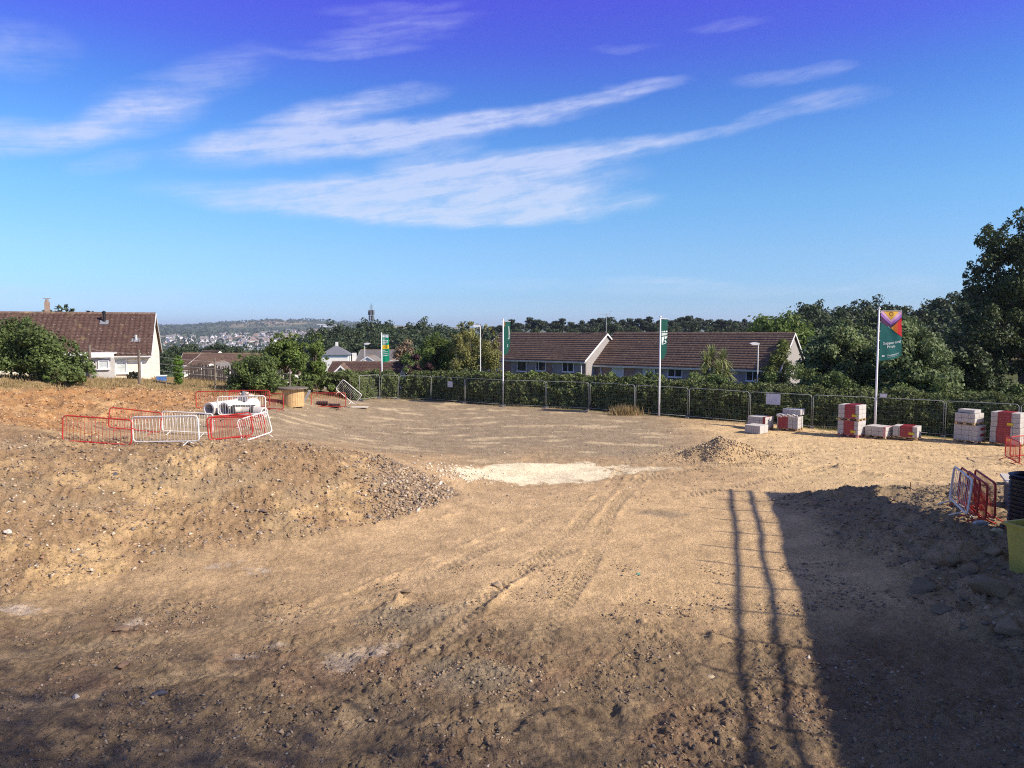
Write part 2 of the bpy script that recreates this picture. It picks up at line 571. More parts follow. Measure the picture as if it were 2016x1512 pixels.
TRACKS = [  # tyre tracks : path, half width, depth
    (smooth_path([(690, 1420), (850, 1270), (1000, 1140), (1120, 1050), (1190, 970), (1240, 900)]), .26, .030),
    (smooth_path([(1010, 1400), (1080, 1230), (1160, 1110), (1200, 1010), (1260, 940), (1330, 890)]), .26, .032),
    (smooth_path([(-60, 1300), (300, 1240), (640, 1190), (900, 1100), (1080, 1010), (1180, 960)]), .26, .022),
    (smooth_path([(-60, 1420), (350, 1330), (700, 1270), (960, 1160), (1120, 1080)]), .26, .022),
    (smooth_path([(1250, 940), (1480, 905), (1700, 880), (2060, 905)]), .35, .04),
    (smooth_path([(1300, 980), (1560, 935), (1780, 905), (2060, 935)]), .35, .04),
    (smooth_path([(1400, 890), (1620, 872), (1820, 880), (2060, 890)]), .35, .03),
    (smooth_path([(600, 855), (900, 835), (1250, 850), (1560, 880), (1900, 900)]), .4, .025),
]


WINDROWS = [  # low broken ridges of soil thrown up beside the tracks : path, half width, height
    (smooth_path([(560, 1262), (700, 1215), (790, 1172), (860, 1164), (990, 1150)]), .16, .13),
    (smooth_path([(1010, 1150), (900, 1240), (800, 1320), (640, 1430)]), .13, .09),
    (smooth_path([(-60, 1215), (250, 1205), (520, 1190), (800, 1110), (1000, 1030)]), .14, .06),
    (smooth_path([(1240, 1225), (1300, 1240), (1360, 1240), (1460, 1275)]), .16, .10),
    (smooth_path([(250, 1320), (500, 1290), (640, 1275)]), .16, .10),
    (smooth_path([(1500, 905), (1650, 925), (1760, 950), (1840, 965)]), .20, .12),
    (smooth_path([(980, 1500), (1060, 1430), (1180, 1400), (1300, 1410)]), .22, .10),
    (smooth_path([(640, 960), (760, 1005), (850, 1015), (960, 985)]), .15, .06),
]


def masks(x, y):
    """zones of the ground in plan"""
    d = np.hypot(x, y)
    w = fbm(x, y, 3.0, 4, 21); w2 = fbm(x, y, 0.9, 4, 33)
    M = {}
    z = macro(x, y)
    # how far left of the mound's foot line
    foot = np.interp(y, [8, 14, 15.5, 18, 20.5, 22, 24, 26, 28, 30], [-14, -12.2, -10.6, -8.6, -5.6, -4.2, -2.4, -1.6, -2.2, -4])
    side = foot - x + w * .5
    M['mound'] = sstep(side, -.3, .9) * sstep(y + w * .6, 13.0, 15.5) * (1 - sstep(y, 27, 29.5))
    M['bank'] = sstep(-x - .33 * y + w * .8, 1.5, 4) * sstep(y, 27.5, 30) * (1 - sstep(y, 46, 50)) * sstep(z + w * .2, 1.35, 1.8)
    M['turf'] = sstep(z + w * .25 + sstep(y, 36, 44) * .5, 2.75, 3.2) * sstep(-x, 13, 16) * sstep(y, 33, 38)
    M['turf'] = np.maximum(M['turf'], sstep(-x + w * 1.2, 12, 15) * sstep(y + w * 2, 45.5, 48))
    fence = 61.2 - (x + 6.7) * 0.70
    M['behind'] = sstep(y - fence + w * .5, -.4, .7)
    M['turf'] = np.maximum(M['turf'], M['behind'])
    M['chalk'] = 1 - sstep(np.hypot((x - 1.5 - .15 * (y - 30)) / 4.3, (y - 30.6) / 2.15) + w * .30 + w2 * .22 + fbm(x, y, .25, 2, 201) * .12, .80, .95)
    M['chalk'] = np.maximum(M['chalk'], .7 * (1 - sstep(np.hypot((x - 5.2) / 1.7, (y - 31.0) / .7) + w * .4 + w2 * .3, .5, 1.0)))
    M['sand'] = sstep(x - .10 * y + w * 1.5, 5.5, 9) * sstep(y, 22, 27)
    M['path'] = sstep(x + .42 * (y - 18) + w * 1.6, -4.5, -1.5) * sstep(y, 13, 17) * (1 - sstep(y, 26, 31))
    M['grey'] = sstep(y + w * 2.2, 31, 37) * (1 - sstep(x - .1 * y, 3, 8))
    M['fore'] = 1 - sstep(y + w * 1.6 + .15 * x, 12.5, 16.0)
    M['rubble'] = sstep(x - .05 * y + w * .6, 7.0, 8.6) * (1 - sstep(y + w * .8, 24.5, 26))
    M['d'] = d; M['w'] = w; M['w2'] = w2
    return M


def detail(x, y, M):
    d = M['d']; near = 1 - sstep(d, 60, 85)
    rough = np.clip(.42 + .9 * M['mound'] + .6 * M['bank'] + .7 * M['rubble'] + .45 * M['fore'] - .15 * M['path'] - .25 * M['chalk'] - .1 * M['grey'], .12, 1.6)
    h = fbm(x, y, 4.0, 2, 41) * .05 * (1 - .5 * M['grey'])
    h = h + M['w2'] * .05 * rough
    h = h + fbm(x, y, .28, 3, 55, .6) * .032 * rough
    patch = sstep(fbm(x, y, 1.7, 3, 77), -.25, .45)
    h = h + clods(x, y, .22, 3) * .085 * np.clip(rough * 1.1 - .28, 0, 2) * (.35 + .65 * patch)
    h = h + clods(x, y, .10, 4) * .046 * rough * (.3 + .7 * patch)
    h = h + clods(x, y, .05, 6) * .022 * rough * (.4 + .6 * patch)
    h = h + clods(x, y, .55, 9) * .20 * np.clip(M['rubble'] + .35 * M['mound'] + .35 * M['bank'] - .2, 0, 1)
    for pts, hw, hh in WINDROWS:
        dd, sg, s = poly_dist(x, y, pts)
        k_ = np.exp(-(dd / hw) ** 2) * sstep(fbm(x, y, .9, 3, 23), -.35, .25)
        h = h + hh * k_ * (.5 + .9 * clods(x, y, .20, 12) + .6 * np.clip(M['w2'], -.5, 1))
    # erosion gullies down the bank
    h = h - np.abs(fbm(x * 1.0, y * .35, 1.1, 3, 61)) * .22 * M['bank']
    tr = np.zeros(x.shape)
    for pts, hw, dep in TRACKS:
        dd, sg, s = poly_dist(x, y, pts)
        inn = 1 - sstep(dd + .04 * M['w2'], hw * .8, hw)
        lug = np.where(((s * 1.0 + dd * .7 * np.where(sg > 0, 1, 1)) % .24) < .12, 1.0, 0.0) * np.where(sg > 0, 1, 1)
        lug2 = np.where(((s + .12 + dd * .7) % .24) < .12, 1.0, 0.0)
        lugs = np.where(sg > 0, lug, lug2)
        fade = .30 + .70 * sstep(fbm(x, y, 1.9, 3, 13), -.40, .20)
        rim = np.exp(-((dd - hw * 1.2) / .09) ** 2) * sstep(M['w2'] + .3 * fbm(x, y, .3, 2, 19), -.25, .4) * 1.3
        h = h * (1 - .25 * inn * fade) + fade * (-dep * inn + .95 * dep * inn * lugs + .55 * dep * rim * (.6 + .6 * M['w2']))
        tr = np.maximum(tr, inn * fade)
    M['track'] = tr
    return h * near


def terrain(x, y):
    x = np.atleast_1d(np.asarray(x, float)); y = np.atleast_1d(np.asarray(y, float))
    M = masks(x, y)
    return macro(x, y) + detail(x, y, M)


def gz(x, y): return float(terrain([x], [y])[0])


def gmac(x, y): return float(macro(np.array([x]), np.array([y]))[0])


def G(px, py, lo=5.0, hi=7000.0):
    """where the view ray of a photo pixel meets the terrain"""
    d = pix_dir(px, py); d = d / d.y
    ys = np.geomspace(lo, hi, 1400)
    zr = CAM_H + d.z * ys
    zt = macro(d.x * ys, ys)
    k = np.argmax(zr < zt)
    if k == 0: k = len(ys) - 1
    a, b_ = ys[k - 1], ys[k]
    f0 = zr[k - 1] - zt[k - 1]; f1 = zr[k] - zt[k]
    Y = a + (b_ - a) * (f0 / (f0 - f1 + 1e-9))
    return Vector((d.x * Y, Y, gmac(d.x * Y, Y)))


def on(px, Y):
    """ground point in the direction of a pixel column at a given distance"""
    d = pix_dir(px, 800)
    x = d.x / d.y * Y
    # column direction depends a little on the row ; iterate once with the real row
    z = gz(x, Y)
    py = 756 - FPX * math.tan(math.atan2(z - CAM_H, Y) + PITCH)
    d = pix_dir(px, py); x = d.x / d.y * Y
    return Vector((x, Y, gz(x, Y)))


def lerp3(a, b, t):
    t = np.asarray(t)[:, None]
    return a * (1 - t) + np.asarray(b)[None, :] * t


def ground_color(x, y, M):
    n = len(x); w, w2, d = M['w'], M['w2'], M['d']
    c = np.tile(np.array([.42, .290, .160]), (n, 1))
    c = lerp3(c, (.56, .388, .212), M['path'] * .85)
    c = lerp3(c, (.30, .232, .150), M['grey'] * .9)
    c = lerp3(c, (.62, .445, .235), M['sand'] * .9)
    pale = sstep(fbm(x, y * 2.2, 3.2, 4, 131), .28, .55) * M['grey']
    c = lerp3(c, (.60, .47, .28), pale * .65)
    c = lerp3(c, (.180, .130, .082), M['fore'] * .85)  # dark gravelly soil, its colour deepened further to imitate shade in the foreground
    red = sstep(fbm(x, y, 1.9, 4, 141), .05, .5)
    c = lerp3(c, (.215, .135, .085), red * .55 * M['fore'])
    # pinkish-white and grey mineral patches on the foreground
    spots = [(1090 / 2.24, 840 + 600 / 2.24, .55, .3), (110 / 2.24, 840 + 800 / 2.24, .6, .35), (600 / 2.24, 840 + 830 / 2.24, .3, .2), (1580 / 2.24, 840 + 1010 / 2.24, .55, .55),
             (1100 / 2.24, 840 + 1000 / 2.24, .45, .2), (1240 / 2.24, 840 + 945 / 2.24, .3, .15), (840 / 2.24, 840 + 1010 / 2.24, .35, .12), (290 / 2.24, 840 + 650 / 2.24, .5, .25)]
    for px, py, rx, ry in spots:
        gx, gy = gxy(px, py)
        k = 1 - sstep(np.hypot((x - gx) / rx, (y - gy) / ry) + w2 * 1.1 + w * .3 + fbm(x, y, .16, 2, 203) * .5, .25, 1.0)
        c = lerp3(c, (.47, .39, .31), k * .62)
    for px, py, rx, ry in [(650 / 2.24, 840 + 570 / 2.24, 1.0, .6), (900 / 2.24, 840 + 440 / 2.24, .9, .3), (820, 1200, 1.2, .7), (930, 1330, .9, .6), (1300, 1010, 1.0, .5)]:
        gx, gy = gxy(px, py)
        k = 1 - sstep(np.hypot((x - gx) / rx, (y - gy) / ry) + w2 * .4 + w * .3, .5, 1.1)
        c = lerp3(c, (.225, .185, .130), k * .6)
    mc = lerp3(np.tile(np.array([.31, .205, .112]), (n, 1)), (.46, .315, .16), sstep(w + .6 * w2, -.1, .6))
    mc = lerp3(mc, (.30, .220, .130), sstep(fbm(x, y, 2.4, 3, 151), .1, .5) * .7)
    mc = lerp3(mc, (.215, .160, .115), sstep(x + .2 * (y - 24), -5.0, -3.4) * .75)
    c = c * (1 - M['mound'][:, None]) + mc * M['mound'][:, None]
    bc = lerp3(np.tile(np.array([.40, .215, .09]), (n, 1)), (.50, .31, .145), sstep(w2 + w, -.2, .7))
    bc = lerp3(bc, (.24, .145, .08), sstep(fbm(x, y, .8, 4, 161), .0, .5) * .65)
    c = c * (1 - M['bank'][:, None]) + bc * M['bank'][:, None]
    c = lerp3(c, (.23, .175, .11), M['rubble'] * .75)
    c = lerp3(c, (.82, .70, .47), M['chalk'] * .95)
    c = lerp3(c, (.40, .30, .185), M['track'] * .35 * (1 - M['sand']))
    tc = lerp3(np.tile(np.array([.26, .19, .085]), (n, 1)), (.34, .25, .12), sstep(w2, -.2, .5))
    tc = tc * (1 - M['behind'][:, None]) + np.array([.085, .095, .038]) * M['behind'][:, None]
    c = c * (1 - M['turf'][:, None]) + tc * M['turf'][:, None]
    # countryside and town ground far away
    far = sstep(d, 95, 140)
    fn = fbm(x, y, 260, 3, 171)
    fc = lerp3(np.tile(np.array([.055, .080, .032]), (n, 1)), (.095, .125, .050), sstep(fn, -.2, .3))
    cell = _hash(np.floor((x + .3 * y) / 230).astype(np.int64), np.floor((y - .2 * x) / 310).astype(np.int64), 5) % 100
    fc = lerp3(fc, (.36, .31, .19), ((cell < 16) & (d > 2700)).astype(float) * .9)
    u = x / np.maximum(y, 1)
    town = sstep(d, 900, 1300) * (1 - sstep(d, 2500, 2900)) * sstep(-u, .2, .24)
    fc = lerp3(fc, (.165, .150, .125), town * sstep(fbm(x, y, 120, 3, 181), -.3, .1) * .8)
    bare = np.exp(-(((x + 1290) / 200) ** 2 + ((y - 3900) / 260) ** 2) ** 2)
    fc = lerp3(fc, (.40, .30, .185), bare)
    c = c * (1 - far[:, None]) + fc * far[:, None]
    return np.clip(c, .02, .9)


def soil_mat():
    m_ = bpy.data.materials.new('soil'); m_.use_nodes = True
    b = NB(m_.node_tree); t = m_.node_tree
    pr = t.nodes['Principled BSDF']
    at = b.n('ShaderNodeAttribute', attribute_name='tint'); tc = b.n('ShaderNodeTexCoord'); ob = tc.outputs['Object']
    n1 = b.ss(b.noise(ob, 1.3, 6.0, .65), .25, .75, .80, 1.22)
    n2 = b.ss(b.noise(ob, 9.0, 5.0, .7), .25, .75, .80, 1.22)
    n3 = b.ss(b.noise(ob, 55.0, 3.0, .7), .25, .75, .70, 1.30)
    g = b.m('MULTIPLY', b.m('MULTIPLY', n1, n2), n3)
    c = b.mix(1.0, at.outputs['Color'], b.comb(g, g, g), 'MULTIPLY')
    # scattered grit, darker and paler than the soil
    vo = b.n('ShaderNodeTexVoronoi'); b.link(ob, vo.inputs['Vector']); vo.inputs['Scale'].default_value = 26.0
    sp = b.n('ShaderNodeSeparateXYZ'); b.link(vo.outputs['Color'], sp.inputs[0])
    grit = b.m('MULTIPLY', b.ss(vo.outputs['Distance'], .42, .26), b.m('GREATER_THAN', sp.outputs[0], .62))
    tone = b.mix(b.m('GREATER_THAN', sp.outputs[1], .45), (.45, .45, .47, 1), (1.5, 1.48, 1.42, 1))
    c2 = b.mix(1.0, c, tone, 'MULTIPLY')
    c = b.mix(b.m('MULTIPLY', grit, .75), c, c2)
    b.link(c, pr.inputs['Base Color'])
    pr.inputs['Roughness'].default_value = .95; pr.inputs['Specular IOR Level'].default_value = .1
    bp = b.n('ShaderNodeBump'); bp.inputs['Strength'].default_value = .9; bp.inputs['Distance'].default_value = .05
    hgt = b.m('ADD', b.m('MULTIPLY', b.noise(ob, 16.0, 6.0, .72), 1.0), b.m('MULTIPLY', grit, .25))
    b.link(hgt, bp.inputs['Height']); b.link(bp.outputs[0], pr.inputs['Normal'])
    return m_


def build_ground():
    ang = np.r_[np.linspace(-180, -62, 24), np.linspace(-58, -40, 14), np.linspace(-38.5, 38.5, 870), np.linspace(40, 58, 14), np.linspace(62, 180, 24)[:-1]]
    rows_px = np.linspace(1600, 778, 530)
    r_f = CAM_H * FPX / (rows_px - 650.0)
    rad = np.r_[[.6, 2, 3.5, 5, 6.5, 7.6], r_f, np.geomspace(r_f[-1] * 1.012, 9000, 130)]
    A, Rr = np.meshgrid(np.radians(ang), rad)
    x = (Rr * np.sin(A)).ravel(); y = (Rr * np.cos(A)).ravel()
    M = masks(x, y)
    z = macro(x, y) + detail(x, y, M)
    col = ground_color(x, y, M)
    nr, na = len(rad), len(ang)
    i, j = np.meshgrid(np.arange(nr - 1), np.arange(na), indexing='ij')
    j2 = (j + 1) % na
    f = np.stack([i * na + j, i * na + j2, (i + 1) * na + j2, (i + 1) * na + j], -1).reshape(-1, 4)[:, ::-1]
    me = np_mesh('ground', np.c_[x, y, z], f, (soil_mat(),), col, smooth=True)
    o = link('ground', me)
    tag(o, kind='structure')
    o['label'] = 'bare tan earth of the building plot running out to fields and town'
    return o


build_ground()


# ------------------------------------------------------------------ stones
def ico(sub=0):
    bm = bmesh.new(); bmesh.ops.create_icosphere(bm, subdivisions=sub + 1, radius=1.0)
    v = np.array([p.co[:] for p in bm.verts]); f = np.array([[q.index for q in fa.verts] for fa in bm.faces]); bm.free()
    return v, f


ICO_V, ICO_F = ico(0)
OCT_V = np.array([(1, 0, 0), (-1, 0, 0), (0, 1, 0), (0, -1, 0), (0, 0, 1), (0, 0, -1)], float) + .25 * np.random.default_rng(2).normal(size=(6, 3))
OCT_F = np.array([(0, 2, 4), (2, 1, 4), (1, 3, 4), (3, 0, 4), (2, 0, 5), (1, 2, 5), (3, 1, 5), (0, 3, 5)])
STONE_COLS = np.array([(.30, .22, .14), (.42, .32, .21), (.50, .42, .31), (.24, .20, .16), (.20, .15, .12), (.36, .25, .15), (.60, .53, .43), (.33, .20, .13)])


def stones(name, x, y, size, cols, label, seed=1, flat=.6, oct_=True):
    ICO_V, ICO_F = (OCT_V, OCT_F) if oct_ else (globals()['ICO_V'], globals()['ICO_F'])
    g = np.random.default_rng(seed); n = len(x)
    z = terrain(x, y)
    base = ICO_V[None] * (1 + .8 * (g.random((n, len(ICO_V), 1)) - .5))
    sc = np.stack([np.ones(n), .6 + .5 * g.random(n), flat * (.6 + .6 * g.random(n))], -1) * size[:, None]
    v = base * sc[:, None, :]
    a = g.random(n) * 2 * np.pi; t = (g.random(n) - .5) * 1.2
    ct, st = np.cos(t)[:, None], np.sin(t)[:, None]
    v = np.stack([v[..., 0] * ct - v[..., 2] * st, v[..., 1], v[..., 0] * st + v[..., 2] * ct], -1)
    ca, sa = np.cos(a)[:, None], np.sin(a)[:, None]
    v = np.stack([v[..., 0] * ca - v[..., 1] * sa, v[..., 0] * sa + v[..., 1] * ca, v[..., 2]], -1)
    v = v + np.stack([x, y, z + size * flat * .15], -1)[:, None, :]
    f = (ICO_F[None] + (np.arange(n) * len(ICO_V))[:, None, None]).reshape(-1, 3)
    c = np.repeat(cols, len(ICO_V), 0)
    me = np_mesh(name, v.reshape(-1, 3), f, (tint_mat('stone', .9, .2, 20.0, .18, 90.0, .4, .01),), c)
    o = link(name, me)
    tag(o, label, None, None, 'stuff')
    return o


def scatter(n, x0, x1, y0, y1, seed):
    g = np.random.default_rng(seed)
    return x0 + (x1 - x0) * g.random(n), y0 + (y1 - y0) * g.random(n)


def stone_cols(n, seed, pal=None, w=None):
    g = np.random.default_rng(seed)
    p = STONE_COLS if pal is None else np.array(pal)
    return p[g.choice(len(p), n, p=w)] * (.8 + .4 * g.random((n, 1)))


def build_gravel():
    # foreground gravel
    x, y = scatter(44000, -9.5, 9.5, 8.3, 18, 11)
    k = fbm(x, y, 1.6, 3, 77) + .45 * np.random.default_rng(1).random(len(x)) + .45 * (1 - sstep(y, 10.5, 13.5)) > .52
    x, y = x[k], y[k]; n = len(x); g = np.random.default_rng(12)
    stones('gravel', x, y, .008 + .036 * g.random(n) ** 4, stone_cols(n, 13, w=[.25, .12, .02, .22, .18, .16, .01, .04]) * .82, 'loose gravel strewn over the foreground soil', 14)
    # rubble on the spoil mound, coarse at its right-hand end
    x, y = scatter(46000, -17, -1.4, 14, 28.5, 21)
    M = masks(x, y); k = M['mound'] > .5
    x, y = x[k], y[k]; n = len(x); g = np.random.default_rng(22)
    heap = sstep(x + .2 * (y - 24), -5.6, -3.8)
    size = .012 + .060 * g.random(n) ** 4 + heap * .050 * g.random(n) ** 1.5
    keep = g.random(n) < (.45 + .55 * heap); x, y, size = x[keep], y[keep], size[keep]
    n = len(x)
    stones('rubble', x, y, size, stone_cols(n, 23, w=[.26, .18, .07, .14, .14, .17, .02, .02]), 'small stones and clods covering the spoil mound', 24)
    x, y = scatter(16000, -27, -9, 28, 46, 61)
    M = masks(x, y); k = (M['bank'] > .3) & (M['turf'] < .6)
    x, y = x[k], y[k]; n = len(x); g = np.random.default_rng(62)
    stones('bank_stones', x, y, .018 + .07 * g.random(n) ** 4, stone_cols(n, 63, [(.34, .19, .09), (.42, .27, .14), (.24, .14, .08), (.48, .36, .22)]), 'stones and clods lying on the orange earth bank', 64)
    # heap of dumped soil and the rough right side
    g = np.random.default_rng(31)
    x = 9.9 + g.normal(size=2600) * 1.25; y = 33.9 + g.normal(size=2600) * 1.0
    stones('soil_clods', x, y, .02 + .05 * g.random(2600) ** 2, stone_cols(2600, 32, [(.42, .31, .18), (.36, .26, .16), (.48, .37, .23)]), 'crumbly clods on the small dumped soil heap', 33)
    x, y = scatter(9000, 6.6, 16, 9, 26, 41)
    M = masks(x, y); k = M['rubble'] > .4
    x, y = x[k], y[k]; n = len(x); g = np.random.default_rng(42)
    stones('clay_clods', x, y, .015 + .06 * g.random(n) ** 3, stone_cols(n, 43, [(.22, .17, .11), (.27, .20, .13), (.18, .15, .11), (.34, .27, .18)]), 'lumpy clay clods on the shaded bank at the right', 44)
    g = np.random.default_rng(71); x = -2.2 + g.normal(size=500) * .8; y = 29.8 + g.normal(size=500) * .8
    stones('chalk_stones', x, y, .015 + .06 * g.random(500) ** 3, stone_cols(500, 72, [(.70, .62, .48), (.58, .50, .38)]), 'pale stones at the left end of the chalky patch', 73)
    x, y = scatter(9000, -14, 24, 24, 47, 51)
    M = masks(x, y); k = (M['mound'] < .2) & (M['turf'] < .2) & (M['chalk'] < .3)
    x, y = x[k], y[k]; n = len(x); g = np.random.default_rng(52)
    stones('small_stones', x, y, .012 + .035 * g.random(n) ** 3, stone_cols(n, 53, w=[.2, .2, .15, .1, .1, .15, .06, .04]), 'scattered small stones on the level part of the plot', 54)


build_gravel()
ICO2_V, ICO2_F = ico(2)


def rock_mesh(name, seed, col, flat=.6, ang=.35):
    g = np.random.default_rng(seed)
    v = ICO2_V.copy()
    for _ in range(16):                        # chip flat faces off
        nrm = g.normal(size=3); nrm /= np.linalg.norm(nrm); h = .38 + .42 * g.random()
        dd = v @ nrm; v = v - np.clip(dd - h, 0, None)[:, None] * nrm
    v = v * (1 + .30 * fbm(v[:, 0] * 1.3 + v[:, 2], v[:, 1] + v[:, 2] * .7 + seed, .7, 4, seed)[:, None])
    v[:, 2] *= flat
    return np_mesh(name, v, ICO2_F, (tint_mat('stone', .9, .2, 20.0, .18, 90.0, .4, .01),), np.tile(np.array(col), (len(v), 1)))


def rock(px, py, size, col, label, seed, flat=.6, group=None, cat='rock', name='rock', on_xy=None):
    p = G(px, py) if on_xy is None else Vector(on_xy)
    z = gz(p.x, p.y)
    o = link(name, rock_mesh(name, seed, col, flat))
    o.location = (p.x, p.y, z + size * flat * (.35 if size < .2 else .12)); o.scale = (size,) * 3
    g = random.Random(seed); o.rotation_euler = (g.uniform(-.3, .3), g.uniform(-.3, .3), g.uniform(0, 6))
    return tag(o, label, cat, group)


# ------------------------------------------------------------------ foliage
def leaf_cloud(pts, nrm, size, seed, var=.28, aspect=.55, tintcol=None, hang=0.0):
    """diamond leaves at pts, facing roughly nrm"""
    g = np.random.default_rng(seed); n = len(pts)
    nv = nrm + g.normal(size=(n, 3)) * .75
    nv /= np.linalg.norm(nv, axis=1, keepdims=True) + 1e-9
    r = g.normal(size=(n, 3)); r[:, 2] -= hang
    t = r - (r * nv).sum(1, keepdims=True) * nv
    t /= np.linalg.norm(t, axis=1, keepdims=True) + 1e-9
    b = np.cross(nv, t)
    L = size * (.6 + .8 * g.random((n, 1))); W = L * aspect
    v = np.stack([pts - t * L, pts + b * W, pts + t * L, pts - b * W], 1).reshape(-1, 3)
    f = np.arange(n * 4).reshape(n, 4)
    k = 1 + var * (2 * g.random(n) - 1)
    warm = g.random(n) * .35
    c = np.stack([k * (1 + warm * .6), k * (1 + warm * .15), k * (1 - warm * .2)], -1)
    if tintcol is not None: c = c * tintcol
    return v, f, np.repeat(c, 4, 0)


def crown_points(clumps, n, seed, shell=.55):
    """leaf positions on the outsides of a set of clumps (x,y,z,r[,squash])"""
    g = np.random.default_rng(seed)
    C = np.array([c[:4] for c in clumps]); sq = np.array([c[4] if len(c) > 4 else .8 for c in clumps])
    p = C[:, 3] ** 2; idx = g.choice(len(C), n, p=p / p.sum())
    d = g.normal(size=(n, 3)); d /= np.linalg.norm(d, axis=1, keepdims=True)
    r = (shell + (1 - shell) * g.random(n) ** .6)
    r = r * (1 + .25 * g.normal(size=n) * (g.random(n) < .35))
    off = d * (r * C[idx, 3])[:, None]; off[:, 2] *= sq[idx]
    ct = 1 + .16 * np.random.default_rng(seed + 1).normal(size=len(C))
    return C[idx, :3] + off, d + np.array([0, 0, .35]), np.clip(ct[idx], .6, 1.4)[:, None]


def make_clumps(w, h, z0, n, seed, r=(.22, .38), dome=1.0):
    """clump centres filling an ellipsoid of width w and height h standing on z0"""
    g = np.random.default_rng(seed); out = []
    while len(out) < n:
        d = g.normal(size=3); d /= np.linalg.norm(d); q = g.random() ** .45
        x, y, z = d * q
        rr = g.uniform(*r) * w / 2
        if z < -.75: continue
        out.append((x * (w / 2 - rr * .7), y * (w / 2 - rr * .7), z0 + h / 2 + z * (h / 2 - rr * .55) * dome, rr, .85))
    return out


def foliage(name, clumps, n, size, mt, parent, seed, shell=.55, hang=0.0, var=.28, aspect=.55):
    p, d, tc = crown_points(clumps, n, seed, shell)
    v, f, c = leaf_cloud(p, d, size, seed + 5, var, aspect, tc, hang)
    return link(name, np_mesh(name, v, f, (mt,), c), parent)


BARK = mat('bark', (.13, .10, .075), .9, .3, 8.0, .5)
BARK_PALE = mat('pale_bark', (.34, .30, .24), .9, .25, 8.0, .4)


def limbs(clumps, base_r, z_split, seed, nmax=9, lean=(0, 0)):
    mb = MB(); g = random.Random(seed)
    top = Vector((lean[0], lean[1], z_split))
    mb.tube([(0, 0, -.4), (lean[0] * .3, lean[1] * .3, z_split * .5), top], [base_r * 1.25, base_r, base_r * .8], 7)
    for c in sorted(clumps, key=lambda c: g.random())[:nmax]:
        e = Vector(c[:3]); m_ = top.lerp(e, .5) + Vector((g.uniform(-.1, .1), g.uniform(-.1, .1), .12)) * (e - top).length * .6
        mb.tube([top, m_, e], [base_r * .5, base_r * .3, base_r * .1], 5)
    return mb


def tree(name, loc, w, h, z0, nclump, nleaf, lsize, mt, seed, label, cat='tree', group=None, trunk_r=.16, bark=None, clumps=None, hang=0.0, rz=0.0, shell=.5, var=.28, crown='crown', split=None, nl=9):
    root = empty(name, loc, rz, label, cat, group)
    cl = clumps or make_clumps(w, h, z0, nclump, seed)
    foliage(crown, cl, nleaf, lsize, mt, root, seed, shell, hang, var)
    if trunk_r > 0:
        limbs(cl, trunk_r, split if split is not None else max(z0 + h * .25, .5), seed, nl).build('trunk', bark or BARK, root, True)
    return root


L_HEDGE = leaf_mat('hedge_leaves', (.120, .158, .058), .25)
L_BRAMBLE = leaf_mat('bramble_leaves', (.130, .185, .058), .3)
L_BUSH = leaf_mat('bush_leaves', (.108, .160, .052), .3)
L_TREE = leaf_mat('broadleaf_leaves', (.155, .215, .095), .3)
L_PALE = leaf_mat('pale_willow_leaves', (.225, .240, .085), .35)
L_FRESH = leaf_mat('fresh_green_leaves', (.130, .195, .050), .35)
L_DARK = leaf_mat('dark_tree_leaves', (.062, .090, .034), .2)
L_WOOD = leaf_mat('woodland_leaves', (.052, .078, .036), .15)
L_PINE = leaf_mat('pine_needles', (.042, .060, .036), .1)
L_PURPLE = leaf_mat('purple_leaves', (.055, .028, .034), .2)
L_DRY = leaf_mat('dry_twigs', (.20, .155, .10), .1)
L_CORDY = leaf_mat('cordyline_blades', (.27, .30, .13), .3)
L_IVY = leaf_mat('ivy_leaves', (.12, .155, .040), .3)

# ------------------------------------------------------------------ shared materials
WHITE = mat('white_paint', (.78, .77, .73), .45, .06, 5.0, dirt=(.45, .40, .32), dirt_amt=.35)
WHITE_STEEL = mat('galvanised_white_steel', (.80, .78, .72), .45, .08, 9.0, dirt=(.50, .38, .24), dirt_amt=.5)
RED_STEEL = mat('red_painted_steel', (.44, .030, .024), .5, .15, 7.0, dirt=(.42, .22, .13), dirt_amt=.45)
STEEL = mat('galvanised_steel', (.42, .43, .41), .6, .15, 14.0, metal=.1)
CREAM = mat('cream_render', (.84, .79, .64), .85, .06, 1.5, .2, 60, dirt=(.55, .48, .34), dirt_amt=.3)
WHITE_REND = mat('white_render', (.76, .74, .68), .85, .06, 1.5)
UPVC = mat('white_window_plastic', (.80, .80, .78), .35, .04, 3.0)
GREY_TILE = mat('grey_hung_tile', (.29, .265, .25), .8, .18, 1.6, .3, 20)
BRICK = mat('brown_brick', (.30, .195, .15), .9, .22, 5.0, .4, 30)
DARKBRICK = mat('dark_brick', (.20, .165, .145), .9, .22, 5.0, .4, 30)
PEBBLE = mat('pebble_dash', (.33, .31, .285), .95, .18, 14.0, .8, 70)
TIMBER = mat('weathered_timber', (.17, .14, .11), .9, .25, 5.0, .4)
PALLET_WOOD = mat('pallet_wood', (.48, .34, .19), .85, .2, 6.0, .3)
PLY = mat('drum_plywood', (.56, .37, .17), .8, .12, 4.0, .2)
BLOCK = mat('concrete_block', (.47, .45, .41), .92, .10, 5.0, .5, 50)
CONCRETE = mat('concrete_pipe', (.62, .59, .55), .85, .10, 3.0, .3, 30, dirt=(.40, .33, .25), dirt_amt=.5)
BLACK = mat('black_plastic', (.018, .018, .020), .45, .3, 6.0)
DARK_VOID = mat('dark_interior', (.03, .028, .026), .9, .2, 3.0)
GLASS = glass_mat()
BLIND = mat('pale_blind', (.50, .54, .52), .6, .1, 4.0)
GUTTER = mat('gutter_plastic', (.60, .59, .55), .5, .08, 4.0)
BLUE = mat('blue_plastic', (.06, .16, .42), .5, .15, 4.0)
